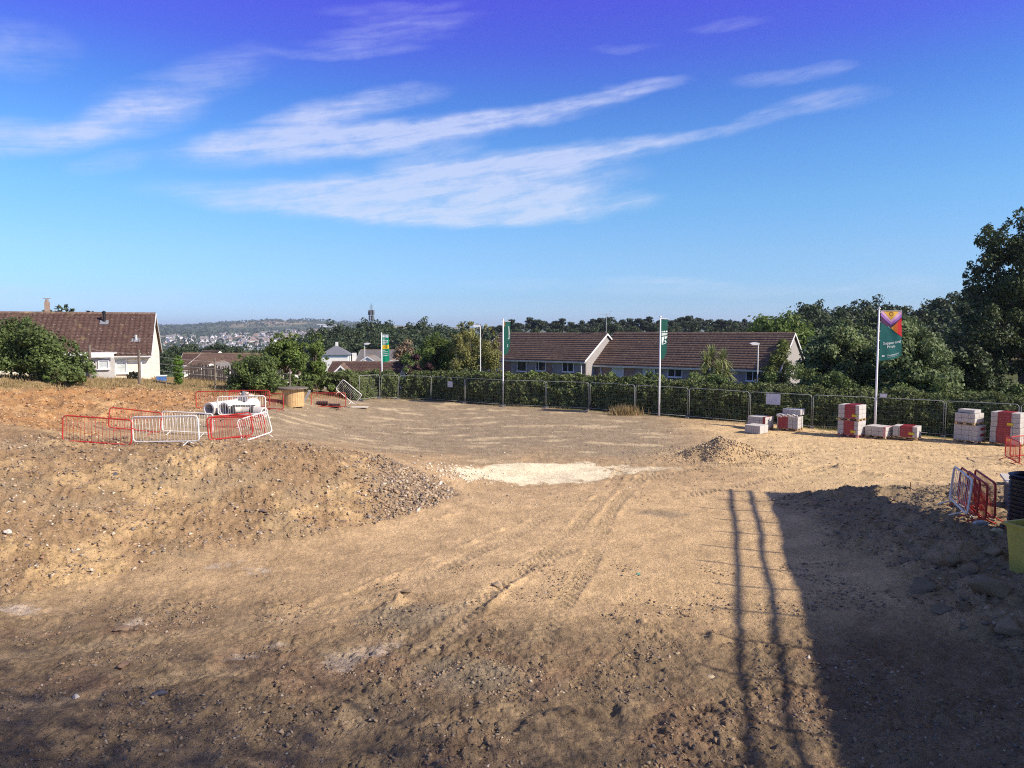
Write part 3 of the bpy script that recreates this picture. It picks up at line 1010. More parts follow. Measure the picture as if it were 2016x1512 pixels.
POLE = mat('white_pole', (.80, .80, .78), .35, .04, 3.0)
LAMP_GREY = mat('lamp_grey', (.50, .51, .48), .5, .1, 4.0)


def roof_mat(name, col, var):
    if name in MATS: return MATS[name]
    m_ = bpy.data.materials.new(name); m_.use_nodes = True
    b = NB(m_.node_tree); pr = m_.node_tree.nodes['Principled BSDF']
    at = b.n('ShaderNodeAttribute', attribute_name='tint'); tc = b.n('ShaderNodeTexCoord')
    c = b.mix(1.0, (*col, 1), at.outputs['Color'], 'MULTIPLY')
    lich = b.ss(b.noise(tc.outputs['Object'], 1.3, 6.0, .7), .54, .74, 0, .35)
    c = b.mix(lich, c, (.34, .27, .13, 1))
    spot = b.ss(b.noise(tc.outputs['Object'], 7.0, 3.0, .6), .62, .70, 0, .5)
    c = b.mix(spot, c, (.46, .42, .36, 1))
    b.link(c, pr.inputs['Base Color']); pr.inputs['Roughness'].default_value = .9; pr.inputs['Specular IOR Level'].default_value = .15
    MATS[name] = m_
    return m_


ROOF_RED = roof_mat('red_brown_pantile', (.090, .054, .045), .2)
ROOF_BRN = roof_mat('brown_tile', (.150, .098, .074), .2)
ROOF_GREY = roof_mat('grey_tile', (.19, .175, .165), .2)


def tile_slope(parent, name, o, u, s, length, slope_len, course, tile_w, mt, seed, lap=.045, wave=.022, segs=4):
    """a slope of overlapping tiles : o = lower left corner, u along the eave, s up the slope (unit vectors)"""
    g = np.random.default_rng(seed)
    o, u, s = Vector(o), Vector(u).normalized(), Vector(s).normalized(); n = u.cross(s).normalized()
    if n.z < 0: n = -n
    nc = max(2, int(round(slope_len / course))); cl = slope_len / nc
    nt = max(2, int(round(length / tile_w))); tw = length / nt
    nx = nt * segs + 1
    xs = np.linspace(0, length, nx)
    wv = wave * np.maximum(0, np.sin(np.linspace(0, nt, nx) * 2 * math.pi))
    U, S_, N_ = np.array(u), np.array(s), np.array(n); O = np.array(o)
    V = []; F = []; C = []; k = 0
    for r in range(nc):
        sag = .006 * np.sin(xs * .9 + r) + .004 * g.normal(size=nx)
        for tt, hh in ((0.0, -.012), (0.0, lap), (cl * 1.04, .004)):
            V.append(O + U * xs[:, None] + S_ * (r * cl + tt) + N_ * (wv + hh + sag)[:, None])
            tone = .84 + .32 * g.random(nt)
            C.append(np.repeat(np.append(np.repeat(tone, segs), tone[-1])[:, None], 3, 1))
        a = np.arange(nx - 1)
        for q in (0, 1):
            F.append(np.stack([k + q * nx + a, k + q * nx + a + 1, k + (q + 1) * nx + a + 1, k + (q + 1) * nx + a], -1))
        k += 3 * nx
    me = np_mesh(name, np.concatenate(V), np.concatenate(F), (mt,), np.concatenate(C))
    ob = link(name, me, parent)
    tag(ob, kind='stuff')
    return ob


def gable_house(name, label, corner, ang, length, depth, eave_z, ridge_z, floor_z, wall_m, roof_m, cat='house', gable_m=None, tile=.33, course=.34, over=.35, seed=1, fascia=UPVC, wave=.022, ridge=True, lap=.045):
    """local frame : x along the front eave from the corner, y into the depth, z from floor_z"""
    root = empty(name, (corner[0], corner[1], floor_z), ang, label, cat)
    e, r = eave_z - floor_z, ridge_z - floor_z
    D2 = depth / 2; pitch = math.atan2(r - e, D2)
    sl = D2 / math.cos(pitch) + over / math.cos(pitch)
    t = .16
    for nm, y in (('front_wall', 0), ('back_wall', depth - t)):
        MB().box((length / 2, y + t / 2, (e - .6) / 2), (length, t, e + .6)).build(nm, wall_m, root)
    for nm, x in (('gable_wall', t / 2), ('gable_wall', length - t / 2)):
        poly = [(t, -.6), (depth - t, -.6), (depth - t, e - .05), (D2, r - .12), (t, e - .05)]
        MB().prism(poly, x - t / 2 - .002, x + t / 2 + .002, axis=0).build(nm, gable_m or wall_m, root)
    ov = .18
    roof = MB()
    th = .07
    for sgn in (1, -1):
        yb = -over if sgn > 0 else depth + over
        zb = e - over * math.tan(pitch)
        a = Vector((0, D2, r)) - Vector((0, yb, zb)); a.normalize()
        nrm = Vector((0, -a.z * sgn, abs(a.y)))
        p0 = Vector((-ov, yb, zb)); p1 = Vector((length + ov, yb, zb)); q0 = Vector((-ov, D2, r)); q1 = Vector((length + ov, D2, r))
        dn = Vector((0, 0, -th))
        roof.add([p0, p1, q1, q0, p0 + dn, p1 + dn, q1 + dn, q0 + dn], [(0, 1, 2, 3), (7, 6, 5, 4), (0, 4, 5, 1), (1, 5, 6, 2), (3, 7, 4, 0)])
    ro = roof.build('roof', mat('roof_underlay', (.12, .08, .06), .9), root)
    for sgn in (1, -1):
        yb = -over if sgn > 0 else depth + over
        zb = e - over * math.tan(pitch)
        a = Vector((0, D2 - yb, r - zb)).normalized()
        tile_slope(ro, 'roof_tiles', (-ov, yb, zb + .02), (1, 0, 0), a, length + 2 * ov, sl, course, tile, roof_m, seed + sgn, wave=wave, lap=lap)
    if ridge:
        n = int((length + 2 * ov) / .45)
        mb = MB()
        for i in range(n):
            x0 = -ov + i * (length + 2 * ov) / n; x1 = x0 + (length + 2 * ov) / n - .012
            mb.prism([(D2 - .14, r - .03), (D2 - .09, r + .075), (D2, r + .115), (D2 + .09, r + .075), (D2 + .14, r - .03)], x0, x1, axis=0)
        tag(mb.build('ridge_tiles', mat('ridge_tile', (.17, .115, .085), .9, .3, 3.0, dirt=(.36, .28, .13), dirt_amt=.6), ro), kind='stuff')
    # barge boards, fascias and gutters
    for x in (-ov - .012, length + ov + .012):
        for sgn in (1, -1):
            yb = -over - .02 if sgn > 0 else depth + over + .02
            zb = e - over * math.tan(pitch)
            m_ = MB(); p0 = Vector((x, yb, zb)); p1 = Vector((x, D2, r + .0))
            dz = Vector((0, 0, -.13)); dx = Vector((.018, 0, 0)); up = Vector((0, 0, .05))
            vs = [p0 - dx + up, p1 - dx + up, p1 - dx + dz, p0 - dx + dz, p0 + dx + up, p1 + dx + up, p1 + dx + dz, p0 + dx + dz]
            m_.add(vs, [(0, 1, 2, 3), (7, 6, 5, 4), (0, 4, 5, 1), (1, 5, 6, 2), (2, 6, 7, 3), (3, 7, 4, 0)])
            m_.build('bargeboard', fascia, ro)
    zb = e - over * math.tan(pitch)
    MB().box((length / 2, -over + .03, zb - .14), (length + .3, .03, .16)).build('fascia', fascia, ro)
    MB().box((length / 2, -over - .05, zb - .09), (length + .3, .11, .08)).build('gutter', GUTTER, ro)
    MB().box((length / 2, -over / 2 + .03, zb - .2), (length, over - .04, .02)).build('soffit', fascia, ro)
    return root


def window(parent, x0, x1, z0, z1, y=0.0, glass=None, mull=(), transom=None, name='window', out=.03):
    """frame proud of the wall at local y, with panes set back in it"""
    fr = MB(); w = .07
    fr.box(((x0 + x1) / 2, y - out / 2, z1 - w / 2), (x1 - x0, .07 + out, w)); fr.box(((x0 + x1) / 2, y - out / 2, z0 + w / 2), (x1 - x0, .07 + out, w))
    fr.box((x0 + w / 2, y - out / 2, (z0 + z1) / 2), (w, .068 + out, z1 - z0 - 2 * w)); fr.box((x1 - w / 2, y - out / 2, (z0 + z1) / 2), (w, .068 + out, z1 - z0 - 2 * w))
    cols = [x0 + w] + list(mull) + [x1 - w]
    for m_ in mull: fr.box((m_, y - out / 2, (z0 + z1) / 2), (.06, .064 + out, z1 - z0 - 2 * w))
    f = fr.build(name, UPVC, parent)
    for a, b in zip(cols[:-1], cols[1:]):
        zz = [(z0 + w, z1 - w)] if transom is None else [(z0 + w, transom - .03), (transom + .03, z1 - w)]
        for za, zb in zz:
            MB().box(((a + b) / 2, y - .012, (za + zb) / 2), (b - a - .004, .018, zb - za)).build('pane', glass or GLASS, f)
        if transom is not None:
            MB().box(((a + b) / 2, y - out / 2, transom), (b - a, .06 + out, .06)).build('transom', UPVC, f)
    MB().box(((x0 + x1) / 2, y - .07, z0 - .03), (x1 - x0 + .1, .16, .05)).build('sill', UPVC, f)
    return f


def rows_of_tiles(parent, x0, x1, z0, z1, mt, y=0.0, h=.24):
    """hung tiles : overlapping horizontal rows on a wall"""
    n = max(1, int((z1 - z0) / h)); hh = (z1 - z0) / n
    for i in range(n):
        z = z0 + i * hh
        m_ = MB().add([(x0, y - .002, z), (x1, y - .002, z), (x1, y - .03, z), (x0, y - .03, z), (x0, y - .002, z + hh), (x1, y - .002, z + hh), (x1, y - .010, z + hh), (x0, y - .010, z + hh)],
                      [(0, 1, 2, 3), (3, 2, 6, 7), (4, 7, 6, 5), (0, 3, 7, 4), (1, 5, 6, 2)])
        m_.build('tile_row', mt, parent)


def along(corner, ang, px, py=715, y_off=0.0):
    """distance along a house front (from its corner) at which the view ray of px meets the wall"""
    u = Vector((math.cos(ang), math.sin(ang))); v = Vector((-u.y, u.x))
    d = pix_dir(px, py); d2 = Vector((d.x, d.y))
    c = Vector((corner[0], corner[1])) + v * y_off
    # d2*t = c + u*s
    det = d2.x * (-u.y) - (-u.x) * d2.y
    t = (c.x * (-u.y) - (-u.x) * c.y) / det
    s = ((d2 * t) - c).dot(u)
    return s, t * math.sqrt(1), d.z * t + CAM_H


def zat(corner, ang, px, py, y_off=0.0):
    return along(corner, ang, px, py, y_off)[2]


# ------------------------------------------------------------------ houses
def cream_house():
    ang = math.atan2(.36, .933); L = 26.0; D = 8.4
    c = Vector((-25.5, 52.0)) - Vector((math.cos(ang), math.sin(ang))) * L
    fz = 1.85
    h = gable_house('bungalow', 'cream rendered bungalow with red-brown tiled roof behind the left bank', c, ang, L, D, 4.32, 7.02, fz, CREAM, ROOF_RED, 'bungalow', tile=.33, course=.37, over=.4, seed=3, wave=.075)
    s0, _, _ = along(c, ang, 228); s1, _, _ = along(c, ang, 250)
    zt = zat(c, ang, 240, 702) - fz; zb = zat(c, ang, 240, 735) - fz
    window(h, s0, s1, zb, zt, 0, BLIND, transom=zb + (zt - zb) * .68)
    # flat-roofed extension in front
    e0, _, _ = along(c, ang, 100, y_off=-1.5); e1, _, _ = along(c, ang, 221, y_off=-1.5)
    ext = MB().box(((e0 + e1) / 2, -.77, .9), (e1 - e0, 1.46, 2.9)).build('extension', mat('grey_render', (.50, .48, .44), .9, .08, 2.0), h)
    MB().box(((e0 + e1) / 2, -.8, 2.40), (e1 - e0 + .3, 1.9, .10)).build('flat_roof', WHITE, ext)
    MB().box(((e0 + e1) / 2, -1.77, 2.24), (e1 - e0 + .3, .03, .22)).build('fascia', UPVC, ext)
    a, _, _ = along(c, ang, 193, y_off=-1.5); b_, _, _ = along(c, ang, 215, y_off=-1.5)
    window(ext, a, b_, 1.35, 1.95, -1.5, BLIND)
    a, _, _ = along(c, ang, 163, y_off=-1.5); b_, _, _ = along(c, ang, 176, y_off=-1.5)
    dr = MB().box(((a + b_) / 2, -1.53, 1.0), (b_ - a, .06, 2.0)).build('door', UPVC, ext)
    MB().box(((a + b_) / 2 + .05, -1.57, 1.2), ((b_ - a) * .5, .03, 1.3)).build('pane', GLASS, dr)
    for px in (221.5, 226):
        s, _, _ = along(c, ang, px, y_off=-.1)
        MB().tube([(s, -.12, 2.3), (s, -.12, -.3)], .045, 8).build('downpipe', UPVC, h)
    s, _, _ = along(c, ang, 278)
    MB().tube([(s, -.35, 2.3), (s, -.1, 2.05), (s, -.1, -.3)], .045, 8).build('downpipe', UPVC, h)
    # flues and soil pipes on the roof
    r = [o for o in h.children if o.name.startswith('roof')][0]
    pitch = math.atan2(7.02 - 4.32, D / 2)
    def on_roof(px, frac):
        s, _, _ = along(c, ang, px, 650, y_off=D / 2 * frac)
        return s, D / 2 * frac, (4.32 - fz) + (7.02 - 4.32) * frac
    x, y, z = on_roof(206, .74)
    MB().tube([(x, y, z - .1), (x, y, z + .75)], .10, 10).lathe([(.15, .72), (.15, .80), (.02, .88)], 10, (x, y, z)).build('flue', BLACK, r)
    MB().box((x, y - .1, z + .04), (.55, .5, .06), Matrix.Rotation(pitch, 3, 'X')).build('flashing', mat('lead', (.22, .23, .25), .6), r)
    x, y, z = on_roof(267, .27)
    MB().tube([(x, y, z - .1), (x, y, z + .42)], .09, 10).build('vent_pipe', LAMP_GREY, r)
    MB().box((x, y - .05, z + .05), (.55, .5, .05), Matrix.Rotation(pitch, 3, 'X')).build('flashing', mat('lead', (.22, .23, .25), .6), r)
    x, y, z = on_roof(95, 1.05)
    st = MB().box((x, y, z + .2), (.30, .30, 1.0)); st.tube([(x, y, z + .7), (x, y, z + .85)], .10, 8)
    st.box((x, y, z + .92), (.42, .30, .04)).build('chimney', mat('chimney_brick', (.33, .24, .18), .9), r)
    return h


def terrace(name, label, corner, ang, L, D, ez, rz, fz, seed):
    return gable_house(name, label, corner, ang, L, D, ez, rz, fz, DARKBRICK, ROOF_BRN, 'house', PEBBLE, tile=.38, course=.40, over=.45, seed=seed, wave=.008, lap=.06)


def houses():
    cream_house()
    u = Vector((.83, -.557)).normalized(); ang = math.atan2(u.y, u.x); v = Vector((-u.y, u.x))
    A1 = Vector((7.4, 74.3)); LA = 13.4; A0 = A1 - u * LA
    fz = .25
    a = terrace('terraced_house', 'brown-roofed house with lit pebble-dash gable beside the first flagpole', A0, ang, LA, 9.0, 2.94, 5.42, fz, 21)
    def span(c, p0, p1): return along(c, ang, p0)[0], along(c, ang, p1)[0]
    for p0, p1, y0, y1, mull, gl in [(962, 990, 712, 729, None, BLIND), (1018, 1037, 709, 731, None, GLASS), (1055, 1075, 709, 730, .3, GLASS), (1107, 1130, 710, 732, .5, GLASS)]:
        s0, s1 = span(A0, p0, p1); zt = zat(A0, ang, p0, y0) - fz; zb = zat(A0, ang, p0, y1) - fz
        window(a, s0, s1, zb, zt, 0, gl, mull=() if mull is None else (s0 + (s1 - s0) * mull,), transom=None)
    for p0, p1, m_ in [(992, 1005, BRICK), (1006, 1017, GREY_TILE), (1038, 1054, GREY_TILE), (1076, 1086, BRICK), (1087, 1106, GREY_TILE), (1131, 1147, GREY_TILE)]:
        s0, s1 = span(A0, p0, p1)
        if m_ is GREY_TILE: rows_of_tiles(a, s0, s1, .4, 2.35, m_)
        else: MB().box(((s0 + s1) / 2, -.012, 1.3), (s1 - s0, .02, 2.3)).build('brick_panel', m_, a)
    s, _, _ = along(A0, ang, 1145)
    MB().tube([(s, -.4, 2.3), (s, -.06, 2.1), (s, -.06, -.3)], .05, 8).build('downpipe', UPVC, a)
    # aerial on the ridge end
    ae = empty('tv_aerial', (A1.x + v.x * 4.7 - u.x * .1, A1.y + v.y * 4.7 - u.y * .1, 5.2), R(12), 'thin television aerial on a mast above the pebble-dash gable', 'aerial')
    MB().tube([(0, 0, 0), (0, 0, 2.35)], .034, 6).build('mast', STEEL, ae)
    bm_ = MB().tube([(-1.0, 0, 2.3), (.45, 0, 2.3)], .026, 5)
    for i in range(9): bm_.tube([(-.95 + i * .16, -.16, 2.3), (-.95 + i * .16, .16, 2.3)], .014, 4)
    for k in (-1, 1): bm_.tube([(.3, 0, 2.3), (.5, 0, 2.3 + k * .28)], .012, 4); bm_.tube([(.5, -.2, 2.3 + k * .28), (.5, .2, 2.3 + k * .28)], .01, 4)
    bm_.build('boom', STEEL, ae)
    # second block, set back
    B0 = A1 + v * 2.0 + u * .02; LB = 18.4
    b_ = terrace('terraced_house', 'long brown-roofed house set back behind the second flagpole and palm', B0, ang, LB, 9.4, 2.56, 5.5, fz - .1, 31)
    fzb = fz - .1
    for p0, p1, y0, y1, mull, tr, gl in [(1205, 1228, 715, 741, None, .78, BLIND), (1266, 1290, 717, 744, None, .78, BLIND), (1315, 1344, 719, 742, .5, None, GLASS), (1469, 1500, 722, 750, .45, None, GLASS)]:
        s0, s1 = span(B0, p0, p1); zt = zat(B0, ang, p0, y0) - fzb; zb = zat(B0, ang, p0, y1) - fzb
        window(b_, s0, s1, zb, min(zt, 2.12), 0, gl, mull=() if mull is None else (s0 + (s1 - s0) * mull,), transom=None if tr is None else zb + (zt - zb) * tr)
    for p0, p1, m_ in [(1188, 1203, BRICK), (1230, 1250, BRICK), (1251, 1264, GREY_TILE), (1292, 1314, GREY_TILE), (1346, 1358, GREY_TILE), (1359, 1390, BRICK), (1440, 1468, GREY_TILE), (1502, 1530, DARKBRICK)]:
        s0, s1 = span(B0, p0, p1)
        if m_ is GREY_TILE: rows_of_tiles(b_, s0, s1, .3, 2.05, m_)
        else: MB().box(((s0 + s1) / 2, -.012, 1.1), (s1 - s0, .02, 2.0)).build('brick_panel', m_, b_)
    s, _, _ = along(B0, ang, 1184)
    MB().tube([(s, -.4, 1.95), (s, -.06, 1.8), (s, -.06, -.3)], .05, 8).build('downpipe', UPVC, b_)
    # ivy climbing the right-hand end
    e = B0 + u * (LB - .4)
    iv = empty('ivy', (e.x, e.y, 0), ang, 'yellow-green climber covering the right end of the long house', 'ivy')
    foliage('foliage', [(-.6, -.5, 1.2, .9), (-.2, -.4, 2.2, .8), (.1, .2, 3.1, .75), (.25, 1.0, 3.6, .7), (.25, 1.8, 4.1, .6), (.3, 1.6, 2.6, .8), (.3, .8, 1.6, .9), (0, 2.6, 4.6, .5)], 5200, .11, L_IVY, iv, 77, .4)
    MB().tube([(0, 0, 0), (.1, .1, 1.6), (.2, .8, 3.2)], [.06, .05, .02], 6).build('stem', BARK, iv)
    # far sheds and bungalows on the left
    d = gable_house('bungalow', 'low brown-roofed bungalow behind the broken slat fence', (on(366, 70).x, 70), R(-4), 8.0, 7.0, 2.2, 3.45, .2, WHITE_REND, ROOF_BRN, 'bungalow', over=.3, seed=41)
    g1 = on(432, 62)
    gar = gable_house('garage', 'grey garage with white bargeboards left of the dense green shrub', (g1.x + 2.3, g1.y - 1.2), R(90 + 12), 5.5, 4.6, 2.0, 3.05, .7, mat('grey_block', (.40, .37, .33), .9), ROOF_GREY, 'garage', over=.25, seed=43)
    g1 = on(545, 66)
    gar2 = gable_house('garage', 'garage with a white bargeboard between the two green trees', (g1.x + 2.6, g1.y - 1.2), R(90 + 14), 6.0, 5.2, 1.6, 3.0, .3, mat('grey_block', (.40, .37, .33), .9), ROOF_BRN, 'garage', over=.25, seed=45)
    C0 = on(640, 76)
    cb = gable_house('bungalow', 'red-tiled bungalow behind the fallen white barrier', (C0.x, C0.y), R(-3), 7.5, 6.5, .85, 2.40, -.9, WHITE_REND, ROOF_RED, 'bungalow', over=.3, seed=47)
    C1 = on(672, 70)
    cw_ = gable_house('garage', 'small gable with a round window in front of the red-tiled bungalow', (C1.x + 1.55, C1.y), R(90 + 8), 4.0, 3.1, .9, 2.45, -.6, mat('grey_block', (.40, .37, .33), .9), ROOF_BRN, 'garage', over=.2, seed=49)
    MB().lathe([(.27, -.03), (.27, .05)], 18).build('round_window', DARK_VOID, cw_)
    rw = [o for o in cw_.children if o.name.startswith('round_window')][0]
    rw.rotation_euler = (0, R(90), 0); rw.location = (-.04, 1.55, 2.15)
    w0 = on(700, 128)
    wh = gable_house('bungalow', 'white bungalow with shallow grey roof behind the green banner', (w0.x, w0.y), R(-6), 8.2, 7.5, .15, 2.3, -2.6, WHITE_REND, ROOF_GREY, 'bungalow', over=.4, seed=51)
    for x in (1.2, 3.6, 6.0): window(wh, x, x + 1.3, 1.0, 2.2, 0)
    w1 = on(706, 122)
    wing = gable_house('bungalow', 'pale gabled house end left of the green banner', (w1.x + 4.4, w1.y - 1), R(90), 6.0, 5.4, -.2, 1.5, -2.6, WHITE_REND, ROOF_GREY, 'bungalow', over=.4, seed=53)
    w2 = on(775, 120)
    w2h = gable_house('bungalow', 'white house end with flat dormer right of the green banner', (w2.x + 1.6, w2.y), R(90 - 4), 6.0, 3.9, -.3, 1.0, -2.6, WHITE_REND, ROOF_GREY, 'bungalow', over=.35, seed=55)
    # grey pyramid roof
    h0 = on(663, 150)
    hp = empty('house', (h0.x, h0.y, -3.5), R(6), 'small house with a grey pyramid roof below the dark wood', 'house')
    MB().box((0, 0, 2.2), (5.2, 5.2, 4.4)).build('wall', WHITE_REND, hp)
    pr_ = MB().add([(-3, -3, 4.4), (3, -3, 4.4), (3, 3, 4.4), (-3, 3, 4.4), (0, 0, 6.3)], [(0, 1, 4), (1, 2, 4), (2, 3, 4), (3, 0, 4), (3, 2, 1, 0)]).build('roof', mat('slate', (.16, .16, .18), .8, .15), hp)
    MB().box((.1, 0, 6.4), (.5, .5, 1.0)).build('chimney', WHITE_REND, pr_)
    MB().box((3.6, -.4, 3.2), (.8, .8, 3.0)).build('porch', WHITE_REND, hp)
    for i, (px, lab) in enumerate([(372, 'orange-red roofed house beyond the ivy post'), (392, 'red roofed house just left of the brown bungalow roof')]):
        q = on(px, 95 + 6 * i)
        gable_house('house', lab, (q.x - 1, q.y), R(10 - 40 * i), 3.2, 4.0, 1.5, 2.75 + .15 * i, -2, WHITE_REND, ROOF_RED, 'house', over=.2, seed=57 + i)


houses()


# ------------------------------------------------------------------ site fence panels
FENCE = [(708, 790), (748, 785), (783, 786), (848, 789), (915, 794), (990, 800), (1075, 803.5), (1160, 807.5), (1250, 815), (1355, 823.5), (1475, 834), (1598, 843), (1722, 850), (1858, 860), (2005, 871), (2165, 884)]
FPT = []
for px, py in FENCE:
    q = G(px, py); FPT.append(q)


def fence_panels():
    labs = ['leaning mesh fence panel at the far left end of the fence line', 'mesh fence panel left of the green banner pole', 'mesh fence panel just right of the green banner pole',
            'mesh fence panel carrying the small white sign', 'mesh fence panel just left of the first flagpole', 'mesh fence panel just right of the first flagpole',
            'second mesh fence panel right of the first flagpole', 'mesh fence panel in front of the dry grass tuft', 'mesh fence panel behind the second flagpole', 'mesh fence panel just right of the second flagpole',
            'mesh fence panel carrying the large white board', 'mesh fence panel behind the tall double block stack', 'mesh fence panel behind the third flagpole foot', 'mesh fence panel behind the gap between block stacks', 'mesh fence panel at the right edge of the picture']
    for i in range(len(FPT) - 1):
        a, b_ = FPT[i], FPT[i + 1]
        d = Vector((b_.x - a.x, b_.y - a.y)); L = d.length; ang = math.atan2(d.y, d.x)
        root = empty('mesh_fence', (a.x, a.y, 0), ang, labs[i], 'fence panel', 'temporary mesh fence panels')
        lean = (.22, .12, .08, .02, .05, 0, 0, .03, 0, .02, 0, 0, 0, 0, 0)[i]
        za, zb = a.z, b_.z
        x0, x1 = .05, L - .05; H = 1.98; r = .16
        def sk(x, z): return Vector((x + (0 if i > 4 else 1) * lean * z * .6, lean * z * .3, za + (zb - za) * x / L + .03 + z))
        pts = [sk(x0, 0), sk(x0, H - r)]
        for k in range(1, 5):
            t = k / 5 * math.pi / 2; pts.append(sk(x0 + r - r * math.cos(t), H - r + r * math.sin(t)))
        pts.append(sk(x0 + r, H)); pts.append(sk(x1 - r, H))
        for k in range(1, 5):
            t = k / 5 * math.pi / 2; pts.append(sk(x1 - r + r * math.sin(t), H - r + r * math.cos(t)))
        pts += [sk(x1, H - r), sk(x1, 0)]
        MB().tube(pts, .0165, 6).tube([sk(x0, .12), sk(x1, .12)], .013, 5).build('frame', STEEL, root, True)
        wires = MB(); n = int((x1 - x0) / .16)
        for k in range(1, n):
            x = x0 + (x1 - x0) * k / n
            wires.tube([sk(x, .1), sk(x, H - .02)], .001, 3)
        for k in range(1, 8): wires.tube([sk(x0, k * H / 8), sk(x1, k * H / 8)], .001, 3)
        tag(wires.build('mesh_infill', STEEL, root), kind='stuff')
        f = MB().prism([(-.35, 0), (.35, 0), (.30, .13), (-.30, .13)], -.11, .11, axis=1)
        fo = f.build('foot', mat('rubber_block', (.12, .115, .11), .9), root)
        fo.location = (0, 0, a.z - .02); fo.rotation_euler = (0, 0, R(90))
    def board(px, py, w, h, name, lab, Y):
        q = P(px, py, Y)
        o = MB().box((0, 0, 0), (w, .012, h)).build(name, mat('white_board', (.66, .66, .66), .5, .06, 3.0, dirt=(.3, .3, .28), dirt_amt=.4), None)
        d = FPT[9] - FPT[8]; o.location = q; o.rotation_euler = (0, 0, math.atan2(d.y, d.x)); return tag(o, lab, 'sign')
    board(1522, 786, .85, .66, 'notice_board', 'large blank white board fixed to the mesh fence', 45.0)
    board(886, 756.5, .52, .48, 'notice_board', 'small blank white sign on the fence by the pale tree', 59.6)
    board(1739, 778.5, .36, .2, 'notice_board', 'tiny grey sign on the fence right of the third flagpole', 41.2)


fence_panels()


# ------------------------------------------------------------------ hedge and scrub behind the fence
def hedge():
    root = empty('hedge', (0, 0, 0), 0, 'long dark green hedge running behind the mesh fence', 'hedge')
    g = np.random.default_rng(5); pts = []; nrm = []
    path = np.array([(q.x, q.y) for q in FPT[0:]] + [(FPT[-1].x + 6, FPT[-1].y - 5)]); 
    seg = np.diff(path, axis=0); L = np.hypot(seg[:, 0], seg[:, 1]); cum = np.r_[0, np.cumsum(L)]
    n = 95000
    s = g.random(n) * cum[-1]; k = np.clip(np.searchsorted(cum, s) - 1, 0, len(L) - 1); t = (s - cum[k]) / L[k]
    base = path[k] + seg[k] * t[:, None]; nv = np.stack([-seg[k][:, 1], seg[k][:, 0]], -1) / L[k][:, None]
    bump = fbm(s, s * 0, 2.1, 3, 8); bump2 = fbm(s, s * 0 + 5, .6, 3, 9)
    top = 1.95 + .28 * bump + .14 * bump2 + .25 * sstep(s, cum[-1] * .0, cum[-1] * .2)
    a = g.random(n)                              # along the profile : front face, then the top
    front = a < .55
    z = np.where(front, top * (a / .55) ** .9, top)
    off = np.where(front, .45 + .30 * fbm(s, z, .7, 3, 10) + .55 * (a / .55) ** 4, 1.0 + (a - .55) / .45 * 1.9)
    z = z + np.where(front, 0, .22 * fbm(s, off, .8, 3, 11) + .06 * (off - 1.0) / 1.9)
    depth = np.abs(g.normal(size=n)) * .10
    off = off + np.where(front, depth, 0); z = z - np.where(front, 0, depth * 1.2) + (g.random(n) < .06) * .2 * g.random(n) * ~front
    xy = base + nv * off[:, None]
    zz = macro(xy[:, 0], xy[:, 1]) + z
    pts = np.c_[xy, zz]
    nr = np.where(front[:, None], np.c_[-nv, np.full(n, .35)], np.c_[nv * 0, np.ones(n)])
    v, f, c = leaf_cloud(pts, nr, .085, 6, .35)
    link('foliage', np_mesh('foliage', v, f, (L_HEDGE,), c), root)
    # woody inside so that the hedge is not see-through
    mb = MB()
    for i in range(0, int(cum[-1] / .35)):
        s0 = i * .35 + random.uniform(-.1, .1); k = min(max(int(np.searchsorted(cum, s0) - 1), 0), len(L) - 1)
        q = path[k] + seg[k] * ((s0 - cum[k]) / L[k]); nn = np.array([-seg[k][1], seg[k][0]]) / L[k]
        for o_ in (.9, 1.5):
            p = q + nn * (o_ + random.uniform(-.2, .2)); z0 = gmac(p[0], p[1])
            mb.tube([(p[0], p[1], z0 - .1), (p[0] + random.uniform(-.3, .3), p[1] + random.uniform(-.2, .2), z0 + 1.0), (p[0] + random.uniform(-.4, .4), p[1] + random.uniform(-.3, .3), z0 + 1.8)], [.035, .025, .008], 4)
    mb.build('branches', BARK, root)
    g2 = np.random.default_rng(15); m_ = 26000       # inner leaves
    s = g2.random(m_) * cum[-1]; k = np.clip(np.searchsorted(cum, s) - 1, 0, len(L) - 1); t = (s - cum[k]) / L[k]
    base = path[k] + seg[k] * t[:, None]; nv = np.stack([-seg[k][:, 1], seg[k][:, 0]], -1) / L[k][:, None]
    xy = base + nv * (.7 + 1.4 * g2.random(m_))[:, None]
    pts = np.c_[xy, macro(xy[:, 0], xy[:, 1]) + 1.75 * g2.random(m_)]
    v, f, c = leaf_cloud(pts, g2.normal(size=(m_, 3)), .13, 16, .3)
    link('inner_foliage', np_mesh('inner_foliage', v, f, (L_HEDGE,), c), root)


hedge()


def bush(px, Y, w, top_py, mt, seed, label, n=None, name='bush', cat='bush', lsize=.11, z0=-.1, dep=None, group=None, shell=.45, ncl=None):
    q = on(px, Y); zt = P(px, top_py, Y).z; h = zt - q.z
    W = w * Y / FPX
    cl = make_clumps(1.0, 1.0, 0, ncl or 16, seed)
    cl = [(c[0] * W * 1.1, c[1] * min(W, 3.0), z0 + c[2] * (h - z0), c[3] * max(min(W, h), .6) * 1.0, .85) for c in cl]
    tz = max(c[2] + c[3] * .7 for c in cl); k_ = h / tz
    cl = [(c[0], c[1], c[2] * k_, c[3], .85) for c in cl]
    return tree(name, q, W, h, 0, 0, n or int(1500 + 900 * W * h ** .5), lsize, mt, seed, label, cat, group, trunk_r=.05, clumps=cl, shell=shell, split=h * .3)


